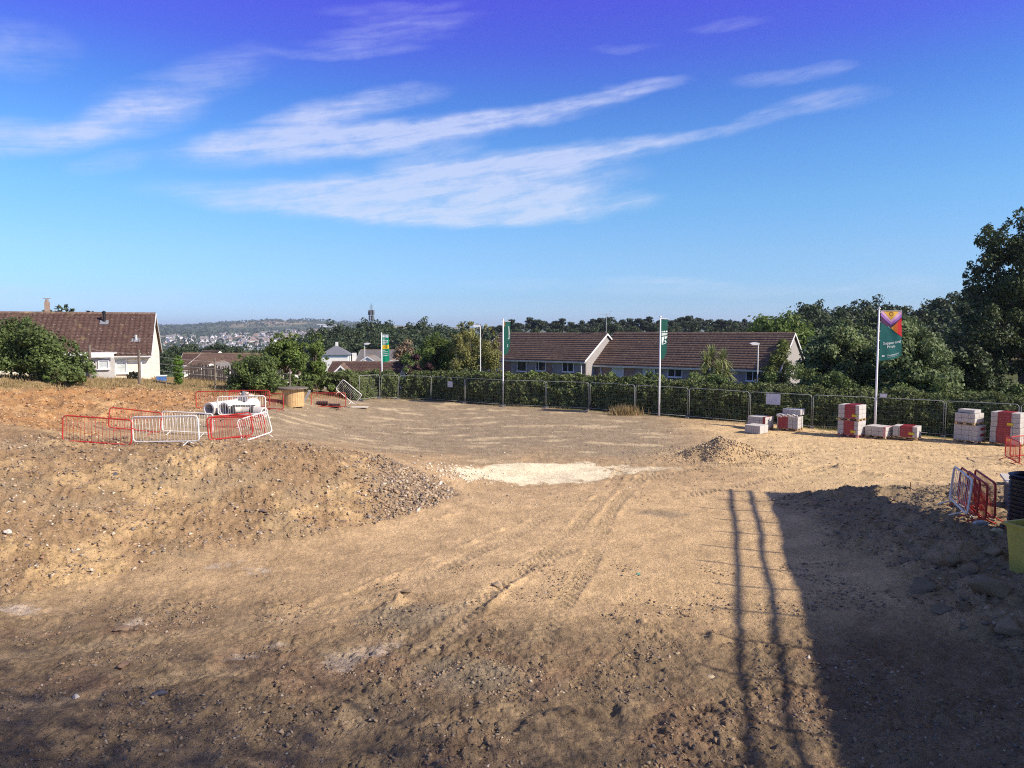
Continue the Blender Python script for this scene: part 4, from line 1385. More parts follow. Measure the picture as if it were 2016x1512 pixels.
def inside(px, py, poly):
    c = False; j = len(poly) - 1
    for i in range(len(poly)):
        (xi, yi), (xj, yj) = poly[i], poly[j]
        if (yi > py) != (yj > py) and px < (xj - xi) * (py - yi) / (yj - yi) + xi: c = not c
        j = i
    return c


def outline_tree(name, root_px, Y, poly, n, rr, nleaf, lsize, mt, seed, label, cat='tree', depth=2.0, trunk_r=.14, shell=.4, split=1.2, nl=16, hang=0.0, sprigs=0):
    q = on(root_px, Y); g = random.Random(seed); cl = []
    x0, x1 = min(p[0] for p in poly), max(p[0] for p in poly); y0, y1 = min(p[1] for p in poly), max(p[1] for p in poly)
    while len(cl) < n:
        px, py = g.uniform(x0, x1), g.uniform(y0, y1)
        r = g.uniform(*rr); rp = r * FPX / Y * .75
        if not all(inside(px + dx * rp, py + dy * rp, poly) for dx, dy in ((1, 0), (-1, 0), (0, 1), (0, -1))): continue
        yy = Y + g.uniform(-depth, depth) * .9
        w = P(px, py, yy) - q
        cl.append((w.x, w.y, w.z, r, .85))
    for k in range(sprigs):
        i = g.randrange(len(poly)); j = (i + 1) % len(poly); t = g.random()
        px = poly[i][0] * (1 - t) + poly[j][0] * t + g.uniform(-4, 4); py = poly[i][1] * (1 - t) + poly[j][1] * t + g.uniform(-4, 4)
        w = P(px, py, Y + g.uniform(-.5, .5) * depth) - q
        if w.z > .2: cl.append((w.x, w.y, w.z, rr[0] * .55, 1.3))
    return tree(name, q, 1, 1, 0, 0, nleaf, lsize, mt, seed, label, cat, trunk_r=trunk_r, clumps=cl, shell=shell, split=split, nl=nl, hang=hang)


SCRUB = [(745, 65, 60, 722, 'bramble bush right behind the green banner pole'), (800, 64, 80, 727, 'bramble bush below the purple shrub'), (870, 62.5, 90, 728, 'bramble bush left of the pale tree foot'),
         (948, 60, 80, 732, 'bramble bush under the tall pale tree'), (1040, 58, 110, 730, 'bramble bush under the two dark windows'), (1125, 57, 90, 732, 'bramble bush below the pebble-dash gable'),
         (1195, 55, 70, 728, 'bramble bush at the left end of the long house'), (1270, 53, 100, 732, 'bramble bush left of the second flagpole'), (1350, 51.5, 90, 735, 'bramble bush right of the second flagpole'),
         (1420, 50.5, 80, 733, 'bramble bush at the foot of the palm'), (1500, 49, 90, 735, 'bramble bush below the right-hand lamp post'), (1570, 48.5, 100, 722, 'bramble bush below the ivy covered house end'),
         (1655, 47, 110, 735, 'bramble bush in front of the left broadleaf tree'), (1840, 44.5, 110, 755, 'bramble bush at the foot of the right broadleaf tree'), (1760, 45, 80, 765, 'low bramble bush right of the third flagpole'),
         (1930, 43, 80, 768, 'scrubby bush in front of the tall dark tree'), (2000, 42.5, 70, 762, 'bush at the right edge above the fence top')]
for i, (px, Y, w, ty, lab) in enumerate(SCRUB):
    bush(px, Y, w * 1.15, ty + (2 if px < 1500 else -4) + random.Random(i).uniform(-7, 5), L_BRAMBLE if i % 3 else L_BUSH, 200 + i, lab, name='bramble_bush', group='brambles behind the fence', n=4200, lsize=.085)


# ------------------------------------------------------------------ garden trees and shrubs
def garden():
    # big bramble bank on the left
    outline_tree('bramble_thicket', 40, 41, [(-90, 640), (-40, 624), (30, 626), (70, 634), (110, 652), (140, 676), (165, 700), (185, 730), (172, 748), (120, 752), (0, 742), (-90, 745)], 80, (.35, .8), 34000, .085, L_BUSH, 302, 'big bramble thicket on the bank in front of the bungalow', 'thicket', 1.6, .05, .4, .5, 20, sprigs=30)
    bush(130, 40, 95, 722, L_BRAMBLE, 304, 'low bramble spilling down the orange bank', n=4200, name='bramble_bush', lsize=.09)
    outline_tree('shrub', 502, 49, [(446, 772), (444, 730), (462, 704), (500, 694), (536, 704), (556, 735), (554, 778), (500, 784)], 46, (.3, .65), 14000, .085, L_BUSH, 305, 'dense rounded green shrub above the concrete pipes', 'shrub', 1.2, .06, .3, .5, sprigs=14)
    outline_tree('small_tree', 562, 56, [(512, 738), (516, 700), (528, 674), (555, 659), (582, 661), (602, 680), (607, 715), (592, 738), (565, 728)], 44, (.3, .7), 13000, .095, L_FRESH, 306, 'spreading small tree with bare stem left of the slim green tree', 'tree', 1.6, .09, .25, 1.2, sprigs=18)
    outline_tree('small_tree', 614, 60, [(590, 765), (588, 705), (602, 668), (626, 660), (642, 690), (645, 735), (632, 768)], 34, (.28, .6), 10000, .095, L_FRESH, 307, 'slim upright bright green tree by the fallen barrier', 'tree', 1.1, .08, .25, 1.0, sprigs=16)
    bush(655, 63, 70, 735, L_BUSH, 327, 'bush filling the gap right of the slim green tree', n=3600, name='bush')
    bush(560, 52.5, 60, 745, L_BRAMBLE, 328, 'low bramble under the spreading tree', n=2600, name='bramble_bush')
    bush(1592, 63, 60, 698, L_TREE, 329, 'leafy shrub hiding the foot of the right house gable', n=4200, name='shrub', cat='shrub', lsize=.12)
    bush(588, 54, 60, 735, L_BRAMBLE, 308, 'bramble scrub behind the cable drum', n=3000, name='bramble_bush')
    bush(625, 56, 90, 738, L_BRAMBLE, 309, 'bramble scrub behind the low red barrier', n=4200, name='bramble_bush')
    bush(680, 62, 80, 728, L_BUSH, 310, 'straggly bush left of the fence end', n=3400, name='bush')
    bush(715, 66, 60, 727, L_BRAMBLE, 311, 'bush below the left-hand lamp post', n=2400, name='bush')
    # behind the fence, middle
    outline_tree('small_tree', 865, 74, [(830, 748), (826, 692), (846, 664), (876, 658), (898, 680), (900, 748)], 46, (.45, .9), 13000, .115, L_FRESH, 312, 'bright green bushy tree left of the tall pale tree', 'tree', 1.8, .11, .35, 1.0, sprigs=14)
    tree('small_tree', on(815, 78), 3.2, 4.0, .8, 14, 3800, .15, L_BUSH, 313, 'dull green shrubby tree above the purple shrub', trunk_r=.1, shell=.45)
    bush(824, 70, 56, 697, L_PURPLE, 314, 'dark purple leaved shrub above the hedge', n=3600, name='shrub', cat='shrub', lsize=.12)
    tree('bare_tree', on(800, 84), 3.6, 3.6, 1.7, 16, 2000, .13, L_DRY, 315, 'thin brownish half-bare tree in front of the dark wood', trunk_r=.09, bark=BARK_PALE, shell=.3, nl=16)
    outline_tree('willow_tree', 936, 71, [(888, 738), (880, 690), (892, 655), (915, 634), (944, 637), (968, 655), (990, 690), (986, 740), (940, 730)], 60, (.35, .8), 16000, .10, L_PALE, 317, 'tall pale yellow-green tree behind the middle lamp post', 'tree', 2.0, .10, .2, 1.2, 22, hang=1.0, sprigs=24)
    # round tree behind the long house, two broadleaf trees, the big dark tree
    tree('round_tree', on(1530, 92), 9.0, 8.0, -.4, 60, 17000, .22, L_FRESH, 318, 'round bright green tree rising behind the right end of the roof', trunk_r=.2, shell=.5)
    outline_tree('broadleaf_tree', 1650, 54, [(1578, 770), (1572, 712), (1590, 676), (1622, 650), (1650, 636), (1685, 636), (1712, 655), (1724, 700), (1712, 770)], 80, (.45, .9), 26000, .12, L_TREE, 319, 'broadleaf tree left of the third flagpole', 'tree', 2.2, .14, .4, 1.0, sprigs=16)
    outline_tree('broadleaf_tree', 1815, 51, [(1730, 790), (1726, 700), (1738, 655), (1775, 630), (1802, 634), (1842, 662), (1874, 698), (1896, 745), (1886, 792)], 95, (.45, .9), 30000, .115, L_TREE, 320, 'broadleaf tree right of the third flagpole', 'tree', 2.4, .14, .4, 1.0, sprigs=22)
    bush(1740, 52, 80, 690, L_TREE, 321, 'leafy shrub between the two broadleaf trees', n=4200, name='shrub', cat='shrub', lsize=.12)
    outline_tree('tall_tree', 2010, 58, [(1884, 795), (1872, 745), (1882, 705), (1872, 668), (1894, 640), (1886, 604), (1902, 570), (1900, 532), (1918, 505), (1926, 470), (1946, 448), (1962, 462), (1984, 436), (2006, 416), (2050, 410), (2140, 430), (2170, 600), (2160, 795)], 210, (.5, 1.1), 66000, .13, L_DARK, 323, 'tall dark tree standing at the right edge of the picture', 'tree', 3.4, .26, .35, 3.0, 30, sprigs=44)
    bush(1905, 52, 110, 680, L_DARK, 325, 'dark undergrowth left of the tall dark tree', n=4500, name='shrub', cat='shrub', lsize=.14)
    bush(1700, 60, 90, 690, L_DARK, 326, 'dark shrub deep behind the two broadleaf trees', n=3500, name='shrub', cat='shrub', lsize=.15)
    # ivy-clad post and post-and-wire fence
    q = on(352, 49)
    iv = empty('ivy_post', q, 0, 'old post smothered in bright green ivy beyond the dry grass', 'post')
    MB().tube([(0, 0, -.2), (0, 0, 1.75)], .07, 7).build('post', TIMBER, iv)
    foliage('ivy', [(0, 0, .3, .28), (.03, 0, .7, .32), (-.02, 0, 1.1, .34), (.02, 0, 1.5, .33), (0, 0, 1.8, .24)], 2200, .06, leaf_mat('bright_ivy', (.10, .19, .03), .3), iv, 331, .5)


garden()


def cordyline():
    q = on(1404, 57.5)
    root = empty('cordyline_palm', q, 0, 'spiky cordyline palm in front of the long brown roof', 'palm')
    root.scale = (1.12, 1.12, 1.1)
    heads = [(-.55, 0, 3.0), (.65, .1, 3.15), (.2, -.3, 2.3), (-.1, .3, 3.4), (.85, -.2, 2.2), (-.65, -.2, 2.1)]
    tr = MB().tube([(0, 0, -.2), (0, 0, 1.0)], [.14, .11], 8)
    for h in heads: tr.tube([(0, 0, .9), (h[0] * .6, h[1] * .6, 1.0 + (h[2] - 1) * .5), h], [.09, .07, .06], 6)
    tr.build('trunk', BARK, root, True)
    g = random.Random(4)
    for hi, h in enumerate(heads):
        V = []; F = []; C = []
        for i in range(110):
            az = g.uniform(0, 2 * math.pi); el = g.uniform(-.7, 1.45); L = g.uniform(.75, 1.1)
            d = Vector((math.cos(az) * math.cos(el), math.sin(az) * math.cos(el), math.sin(el)))
            sd = Vector((-math.sin(az), math.cos(az), 0)) * .034
            k = len(V); p = Vector(h); tone = g.uniform(.7, 1.3)
            for t in (0, .35, .7, 1.0):
                c = p + d * L * t + Vector((0, 0, -.30 * t * t * L * math.cos(el)))
                w = (0.7, 1.0, .8, .08)[int(t * 3 + .1)]
                V += [tuple(c - sd * w), tuple(c + sd * w)]; C += [(tone, tone, tone * .9)] * 2
            for j in range(3): F.append((k + 2 * j, k + 2 * j + 1, k + 2 * j + 3, k + 2 * j + 2))
        link('leaf_head', np_mesh('leaf_head', np.array(V), np.array(F), (L_CORDY,), np.array(C)), root)


cordyline()


# ------------------------------------------------------------------ woods
def wood():
    protos = []
    for i in range(4):
        t = empty('woodland_tree', (0, 0, 0), 0)
        cl = make_clumps(9 + i, 9.0 + i, 3.0, 46, 400 + i, r=(.17, .30))
        foliage('crown', cl, 4200, .34, L_WOOD, t, 410 + i, .6)
        limbs(cl, .3, 4.0, 420 + i, 6).build('trunk', BARK, t, True)
        protos.append(t)
    pines = []
    for i in range(3):
        t = empty('pine_tree', (0, 0, 0), 0)
        g = random.Random(50 + i); cl = []
        for k in range(24):
            a = g.uniform(0, 6.28); r = g.uniform(0, 3.9); z = 6.2 + g.uniform(0, 6.2) * (1 - (r / 4.6) ** 2)
            cl.append((r * math.cos(a), r * math.sin(a), z, g.uniform(1.0, 1.7), .6))
        foliage('crown', cl, 2000, .46, L_PINE, t, 430 + i, .55)
        limbs(cl, .28, 7.0, 440 + i, 9).build('trunk', BARK, t, True)
        pines.append(t)
    used = set(); placed = {}

    row_of = ['']

    def put(proto, px, Y, top_py, label, group, rz, smin=.8):
        x = pix_dir(px, 640); x = x.x / x.y * Y
        ztop = P(px, top_py, Y).z
        zg = gmac(x, Y)
        k = proto if proto.name not in used else copy_tree(proto)
        used.add(proto.name)
        h = 13.0 if 'pine' in proto.name else 12.4
        s = max((ztop - zg) / h, smin)
        k.location = (x, Y, min(zg - .1, ztop - h * s)); k.rotation_euler = (0, 0, rz)
        k.scale = (s, s, s)
        tag(k, label, 'tree', group)
        if group: placed.setdefault((label, group, row_of[0]), []).append((px, k))

    g = random.Random(9)
    # dark wood behind the green banner : skyline then lower rows
    sky = [(600, 662), (625, 652), (650, 644), (675, 640), (705, 641), (745, 631), (760, 634), (785, 642), (810, 636), (822, 634), (850, 640), (880, 643), (905, 650), (930, 655)]
    for px, ty in sky: put(protos[g.randrange(4)], px, 260 + g.uniform(-12, 12), ty, 'dark tree on the skyline of the wood behind the green banner', 'trees of the dark wood skyline', g.uniform(0, 6), 1.25)
    for row, (Y, d) in enumerate([(238, 13), (216, 26), (196, 42)]):
        row_of[0] = ('upper', 'middle', 'lower')[row]
        for k in range(13):
            px = 605 + k * 26 + g.uniform(-8, 8) + row * 9
            base = np.interp(px, [p for p, _ in sky], [t for _, t in sky])
            put(protos[g.randrange(4)], px, Y + g.uniform(-8, 8), base + d + g.uniform(-4, 4), 'dark tree on the lower slope of the wood behind the green banner', 'trees of the dark wood slope', g.uniform(0, 6), 1.2)
    row_of[0] = ''
    # pine ridge above the roofs
    ps = [(965, 637), (985, 632), (1005, 627), (1022, 628), (1046, 623), (1062, 621), (1088, 630), (1105, 625), (1128, 632), (1148, 629), (1168, 626), (1182, 621), (1199, 619), (1225, 627), (1243, 625), (1262, 622), (1278, 621),
          (1300, 622), (1322, 626), (1338, 619), (1356, 616), (1375, 617), (1395, 621), (1415, 624), (1432, 622), (1450, 624), (1468, 626), (1490, 625)]
    for i, (px, ty) in enumerate(ps):
        put(pines[g.randrange(3)], px, 300 + g.uniform(-15, 15), ty, 'dark pine tree on the ridge above the brown roofs', 'pines along the ridge', g.uniform(0, 6))
        if i % 2 == 0: put(protos[g.randrange(4)], px + 8, 280, ty + 17 + g.uniform(-3, 3), 'low dark tree under the pines on the ridge', 'trees under the ridge pines', g.uniform(0, 6))
    # wooded rise on the right
    hs = [(1500, 622), (1535, 620), (1570, 608), (1600, 599), (1630, 600), (1665, 604), (1700, 589), (1730, 593), (1765, 592), (1800, 594), (1835, 588), (1865, 582), (1895, 574), (1930, 566), (1970, 560), (2020, 550), (2080, 545)]
    for px, ty in hs: put(protos[g.randrange(4)], px, 135 + g.uniform(-8, 8), ty + 8 + g.uniform(-4, 6), 'dark tree on the skyline of the wooded rise at the right', 'trees on the right-hand skyline', g.uniform(0, 6))
    for row, (Y, d) in enumerate([(118, 24), (103, 52), (90, 82)]):
        row_of[0] = ('upper', 'middle', 'lower')[row]
        for k in range(12):
            px = 1545 + k * 42 + g.uniform(-12, 12) + row * 14
            base = np.interp(px, [p for p, _ in hs], [t for _, t in hs])
            put(protos[g.randrange(4)], px, Y + g.uniform(-5, 5), base + d + g.uniform(-5, 5), 'dark tree on the slope of the wooded rise at the right', 'trees on the right-hand slope', g.uniform(0, 6))
    row_of[0] = ''
    # trees below the town, behind the bungalows
    for px, Y, ty in [(322, 170, 683), (345, 210, 680), (372, 240, 679), (405, 210, 684), (420, 190, 679), (432, 185, 676), (455, 200, 685), (490, 190, 689), (515, 200, 690), (300, 150, 684), (640, 190, 672)]:
        put(protos[g.randrange(4)], px, Y, ty, 'round tree between the bungalow roofs and the distant town', 'trees below the town', g.uniform(0, 6))
    q = on(125, 75)
    put(protos[1], 135, 75, 606, 'tree top peeping over the cream bungalow ridge', None, 1.0)
    ones = 'first second third fourth fifth sixth seventh eighth ninth tenth eleventh twelfth thirteenth fourteenth fifteenth sixteenth seventeenth eighteenth nineteenth'.split()
    def ordinal(i):
        if i < 20: return ones[i - 1]
        return ('twentieth', 'twenty-' + ones[(i - 21) % 10])[i > 20] if i < 30 else 'thirtieth'
    short = {'trees of the dark wood skyline': 'tree from the left on the dark wood skyline behind the green banner', 'trees of the dark wood slope': 'tree from the left in the {} row of the dark wood slope',
             'pines along the ridge': 'pine from the left on the ridge above the brown roofs', 'trees under the ridge pines': 'low tree from the left under the ridge pines',
             'trees on the right-hand skyline': 'tree from the left on the right-hand wooded skyline', 'trees on the right-hand slope': 'tree from the left in the {} row of the right-hand wooded slope',
             'trees below the town': 'round tree from the left between bungalow roofs and distant town'}
    for (lab, grp, row), lst in placed.items():
        for i, (px, k) in enumerate(sorted(lst, key=lambda t: t[0])):
            k['label'] = ordinal(i + 1) + ' ' + short[grp].format(row)


wood()


# ------------------------------------------------------------------ distant town
def town():
    wall = mat('town_white_wall', (.82, .80, .76), .9, .1, .2); roofs = [mat('town_grey_roof', (.22, .20, .19), .9, .15, .2), mat('town_brown_roof', (.26, .17, .13), .9, .15, .2)]
    protos = []
    for i in range(4):
        L, D, e, r = ((11, 8, 5, 8), (9, 8, 3.2, 6), (16, 9, 5.2, 8.5), (24, 10, 5, 7.5))[i]
        mb = MB()
        mb.prism([(-D / 2, -4), (D / 2, -4), (D / 2, e), (0, r - .4), (-D / 2, e)], -L / 2, L / 2, axis=0)
        for s in (-1, 1):
            mb.add([(-L / 2 - .4, s * (D / 2 + .5), e - .3), (L / 2 + .4, s * (D / 2 + .5), e - .3), (L / 2 + .4, 0, r), (-L / 2 - .4, 0, r), (-L / 2 - .4, s * (D / 2 + .5), e - .7), (L / 2 + .4, s * (D / 2 + .5), e - .7), (L / 2 + .4, 0, r - .4), (-L / 2 - .4, 0, r - .4)],
                   [(0, 1, 2, 3), (4, 7, 6, 5), (0, 4, 5, 1), (1, 5, 6, 2), (3, 2, 6, 7), (0, 3, 7, 4)], 1)
        mb.box((L * .3, .4, r + .2), (.9, .9, 1.6), None, 0)
        protos.append(mb.mesh('house', (wall, roofs[i % 2])))
    g = random.Random(31); n = 0
    zones = [(320, 655, 664, 686, 150), (430, 650, 656, 672, 90), (560, 660, 650, 668, 60)]
    for x0, x1, y0, y1, cnt in zones:
        for k in range(cnt):
            px, py = g.uniform(x0, x1), g.uniform(y0, y1)
            q = G(px, py)
            if q.y < 700 or q.y > 3300: continue
            o = link('house', protos[g.choices(range(4), (4, 4, 2, 1))[0]])
            o.location = q; o.rotation_euler = (0, 0, g.choice([.1, .35, 1.2, 1.65, 2.0]) + g.uniform(-.15, .15))
            s = g.uniform(1.0, 1.45); o.scale = (s, s, s)
            lab = ('small white house low down in the distant town', 'small white house halfway up the distant town', 'small white house near the top of the distant town')[0 if q.y < 1300 else 1 if q.y < 2000 else 2]
            tag(o, lab, 'house', lab.replace('small white house', 'houses'))
    # long pale industrial roofs
    for i, (px, py, L) in enumerate([(412, 681, 45), (462, 678, 60), (478, 683, 40), (452, 671, 55), (500, 688, 40), (640, 643.5, 110), (340, 655.5, 0)]):
        if L == 0: continue
        q = G(px, py)
        sh = empty('warehouse', q, g.uniform(-.2, .2), ('pale flat warehouse left of the town centre', 'long pale warehouse in the middle of the town', 'second pale warehouse below the long one', 'long grey warehouse higher in the town', 'low warehouse just above the shrub', 'long white farm sheds on the far skyline')[i], 'warehouse')
        s = L / 70
        MB().box((0, 0, 2.5 * s), (L, 26 * s, 7 * s)).build('wall', wall, sh)
        MB().prism([(-14 * s, 6 * s), (14 * s, 6 * s), (0, 8.5 * s)], -L / 2 - 1, L / 2 + 1, axis=0).build('roof', mat('pale_metal_roof', (.55, .54, .51), .7), sh)
    # trees between the houses and along the far hedgerows
    gg = np.random.default_rng(66); P_ = []; N_ = []; S_ = []
    cnt = 0
    while cnt < 330:
        px, py = gg.uniform(300, 680), gg.uniform(648, 692)
        q = G(px, py)
        if q.y < 500 or q.y > 5200: continue
        m_ = 26; r = gg.uniform(5, 11) * (1 if q.y < 2600 else 1.5)
        d = gg.normal(size=(m_, 3)); d /= np.linalg.norm(d, axis=1, keepdims=True)
        wid = gg.uniform(1, 3.2)
        P_.append(np.array(q) + d * r * np.array([wid, 1, .7]) + np.array([0, 0, r * .35])); N_.append(d); S_.append(np.full(m_, r * .42)); cnt += 1
    for k in range(240):
        px = gg.uniform(300, 760); d_ = gg.uniform(3600, 4600)
        x = pix_dir(px, 645); x = x.x / x.y * d_
        q = np.array([x, d_, gmac(x, d_)]); m_ = 22; r = gg.uniform(7, 13)
        d = gg.normal(size=(m_, 3)); d /= np.linalg.norm(d, axis=1, keepdims=True)
        P_.append(q + d * r * np.array([gg.uniform(1.5, 5), 1, .7]) + np.array([0, 0, r * .35])); N_.append(d); S_.append(np.full(m_, r * .5))
    p = np.concatenate(P_); nn = np.concatenate(N_); ss = np.concatenate(S_)
    v, f, c = leaf_cloud(p, nn + np.array([0, 0, .4]), ss[:, None], 67, .3, .8)
    o = link('distant_trees', np_mesh('distant_trees', v, f, (L_WOOD,), c))
    tag(o, 'far-off trees and hedgerows scattered through the distant town and hills', None, None, 'stuff')


town()


def mast():
    Y = 285.0; x = pix_dir(731, 620); x = x.x / x.y * Y
    zt = P(731, 597, Y).z; zg = gmac(x, Y); H = zt - zg
    root = empty('radio_mast', (x, Y, zg), .4, 'grey lattice radio mast above the dark wood', 'mast')
    m_ = mat('mast_steel', (.13, .14, .15), .6, .1, 1.0)
    lat = MB(); w0, w1 = .75, .5
    def c(z, k):
        w = w0 + (w1 - w0) * z / H; a = k * 2 * math.pi / 3 + .5
        return Vector((w * math.cos(a), w * math.sin(a), z))
    for k in range(3): lat.tube([c(0, k), c(H * .9, k)], .14, 5)
    n = 22
    for i in range(n):
        for k in range(3): lat.tube([c(H * .9 * i / n, k), c(H * .9 * (i + 1) / n, (k + 1) % 3)], .08, 4)
    lat.build('lattice', m_, root)
    for z, r, nn in ((H * .86, .95, 6), (H * .78, .8, 5)):
        for k in range(nn):
            a = k * 6.283 / nn
            MB().box((r * math.cos(a), r * math.sin(a), z), (.5, .25, 1.9), Matrix.Rotation(a, 3, 'Z')).build('panel_antenna', m_, root)
    for z, a in ((H * .66, .3), (H * .58, 2.5), (H * .52, 3.6), (H * .45, 5.6), (H * .62, 4.2)):
        d = MB().lathe([(.05, -.12), (.5, -.05), (.52, .15)], 14).build('dish', m_, root)
        d.location = (.85 * math.cos(a), .85 * math.sin(a), z); d.rotation_euler = (0, R(90), a)
    for dx in (-.4, 0, .35): MB().tube([(dx, 0, H * .86), (dx, 0, H * (.98 + .02 * (dx == 0)))], .09, 5).build('whip_antenna', m_, root)


mast()


def lamp(px, Y, top_py, side, label, mt):
    q = on(px, Y); zt = P(px, top_py, Y).z; H = zt - q.z
    root = empty('lamp_post', q, 0, label, 'lamp post', 'street lamps behind the hedge')
    MB().tube([(0, 0, -.2), (0, 0, 1.2), (0, 0, 1.25), (0, 0, H)], [.075, .075, .05, .045], 8).build('post', mt, root, True)
    hd = MB()
    prof = [(.0, .02), (.10, .07), (.25, .10), (.42, .085), (.55, .02), (.42, -.05), (.2, -.07), (.04, -.05)]
    hd.prism([(a * side * 1.35 - .08 * side, b * 1.3) for a, b in prof], -.14, .14, axis=1)
    o = hd.build('lamp_head', WHITE, root); o.location = (0, 0, H)
    return root


lamp(719, 84, 677, 1, 'short lamp post standing left of the green banner', LAMP_GREY)
lamp(946, 66, 642, -1, 'tall lamp post in front of the pale tree', LAMP_GREY)
lamp(1490, 57, 677, -1, 'lamp post in front of the right end of the long brown roof', LAMP_GREY)


# ------------------------------------------------------------------ flagpoles and banners
def text_geo(s, size):
    cu = bpy.data.curves.new('t', 'FONT'); cu.body = s; cu.size = size; cu.align_x = 'CENTER'; cu.align_y = 'CENTER'; cu.resolution_u = 2
    o = bpy.data.objects.new('t', cu); COL.objects.link(o)
    dg = bpy.context.evaluated_depsgraph_get()
    me = bpy.data.meshes.new_from_object(o.evaluated_get(dg))
    V = [(p.co.x, p.co.y) for p in me.vertices]; F = [tuple(p.vertices) for p in me.polygons]
    bpy.data.objects.remove(o); bpy.data.curves.remove(cu); bpy.data.meshes.remove(me)
    return V, F


def cloth_mat(name, col): return mat(name, col, .75, .05, 4.0, spec=.15)


class Banner:
    def __init__(s, name, px, base_py, top_py, w, h, yaw, label, cloth, amp=.07, ph=0.0, droop=.0, gap=.06, Y=None):
        q = G(px, base_py)
        if Y: q = on(px, Y)
        s.q = q; zt = P(px, top_py, q.y).z; s.H = zt - q.z
        s.w, s.h, s.amp, s.ph, s.droop, s.gap, s.yaw = w, h, amp, ph, droop, gap, yaw
        s.root = empty(name, (q.x, q.y, q.z), 0, label, 'flagpole')
        MB().tube([(0, 0, -.3), (0, 0, s.H * .35), (0, 0, s.H)], [.062, .058, .042], 10).lathe([(.03, 0), (.075, .02), (.075, .07), (.03, .10)], 10, (0, 0, s.H)).build('pole', POLE, s.root, True)
        MB().tube([(0, 0, s.H - .09), s.m(.0, 0) , s.m(w, 0)], .016, 6).build('arm', POLE, s.root)
        mb = MB()
        for k in range(6):
            z = .1 + (h - .2) * k / 5
            p = s.m(0, z); mb.tube([(0, 0, p.z), p], .012, 5)
        mb.build('fixing_clips', POLE, s.root)
        s.cl = s.poly([(0, 0), (w, 0), (w, h), (0, h)], 'banner', cloth, 0, s.root, grid=(14, 30))

    def m(s, u, v, off=0.0):
        t = u / s.w
        wv = s.amp * math.sin(4.2 * t + 1.1 * v + s.ph) * t + .5 * s.amp * math.sin(9 * t - 2.1 * v) * t
        x = s.gap + u * (1 - .04 * math.cos(v)); y = wv - off
        z = s.H - .09 - v + s.droop * t * t * (v / s.h) + .015 * math.sin(6 * t)
        c, n = math.cos(s.yaw), math.sin(s.yaw)
        return Vector((x * c - y * n, x * n + y * c, z))

    def poly(s, pts, name, mt, off, parent, grid=None):
        if grid:
            nx, ny = grid; V = []; F = []
            for sd in (0, 1):
                for j in range(ny + 1):
                    for i in range(nx + 1): V.append(s.m(s.w * i / nx, s.h * j / ny, -.003 * sd))
            k = (nx + 1) * (ny + 1)
            for j in range(ny):
                for i in range(nx):
                    a = j * (nx + 1) + i; F.append((a, a + nx + 1, a + nx + 2, a + 1)); F.append((k + a, k + a + 1, k + a + nx + 2, k + a + nx + 1))
            me = bpy.data.meshes.new(name); me.from_pydata([tuple(v) for v in V], [], F); me.materials.append(mt)
            me.polygons.foreach_set('use_smooth', [True] * len(F))
            return link(name, me, parent)
        bm = bmesh.new(); vs = [bm.verts.new((p[0], p[1], 0)) for p in pts]; bm.faces.new(vs)
        bmesh.ops.triangulate(bm, faces=bm.faces)
        for _ in range(3):
            ed = [e for e in bm.edges if e.calc_length() > .12]
            if ed: bmesh.ops.subdivide_edges(bm, edges=ed, cuts=1, use_grid_fill=True); bmesh.ops.triangulate(bm, faces=bm.faces)
        for vtx in bm.verts: vtx.co = s.m(vtx.co.x, vtx.co.y, off)
        me = bpy.data.meshes.new(name); bm.to_mesh(me); bm.free(); me.materials.append(mt)
        return link(name, me, parent)

    def text(s, txt, cu, cv, size, mt, off=.010, vertical=False, name='lettering'):
        V, F = text_geo(txt, size)
        if vertical: V = [(-y, x) for x, y in V]
        me = bpy.data.meshes.new(name)
        me.from_pydata([tuple(s.m(cu + x, cv - y, off)) for x, y in V], [], F); me.materials.append(mt)
        return link(name, me, s.cl)


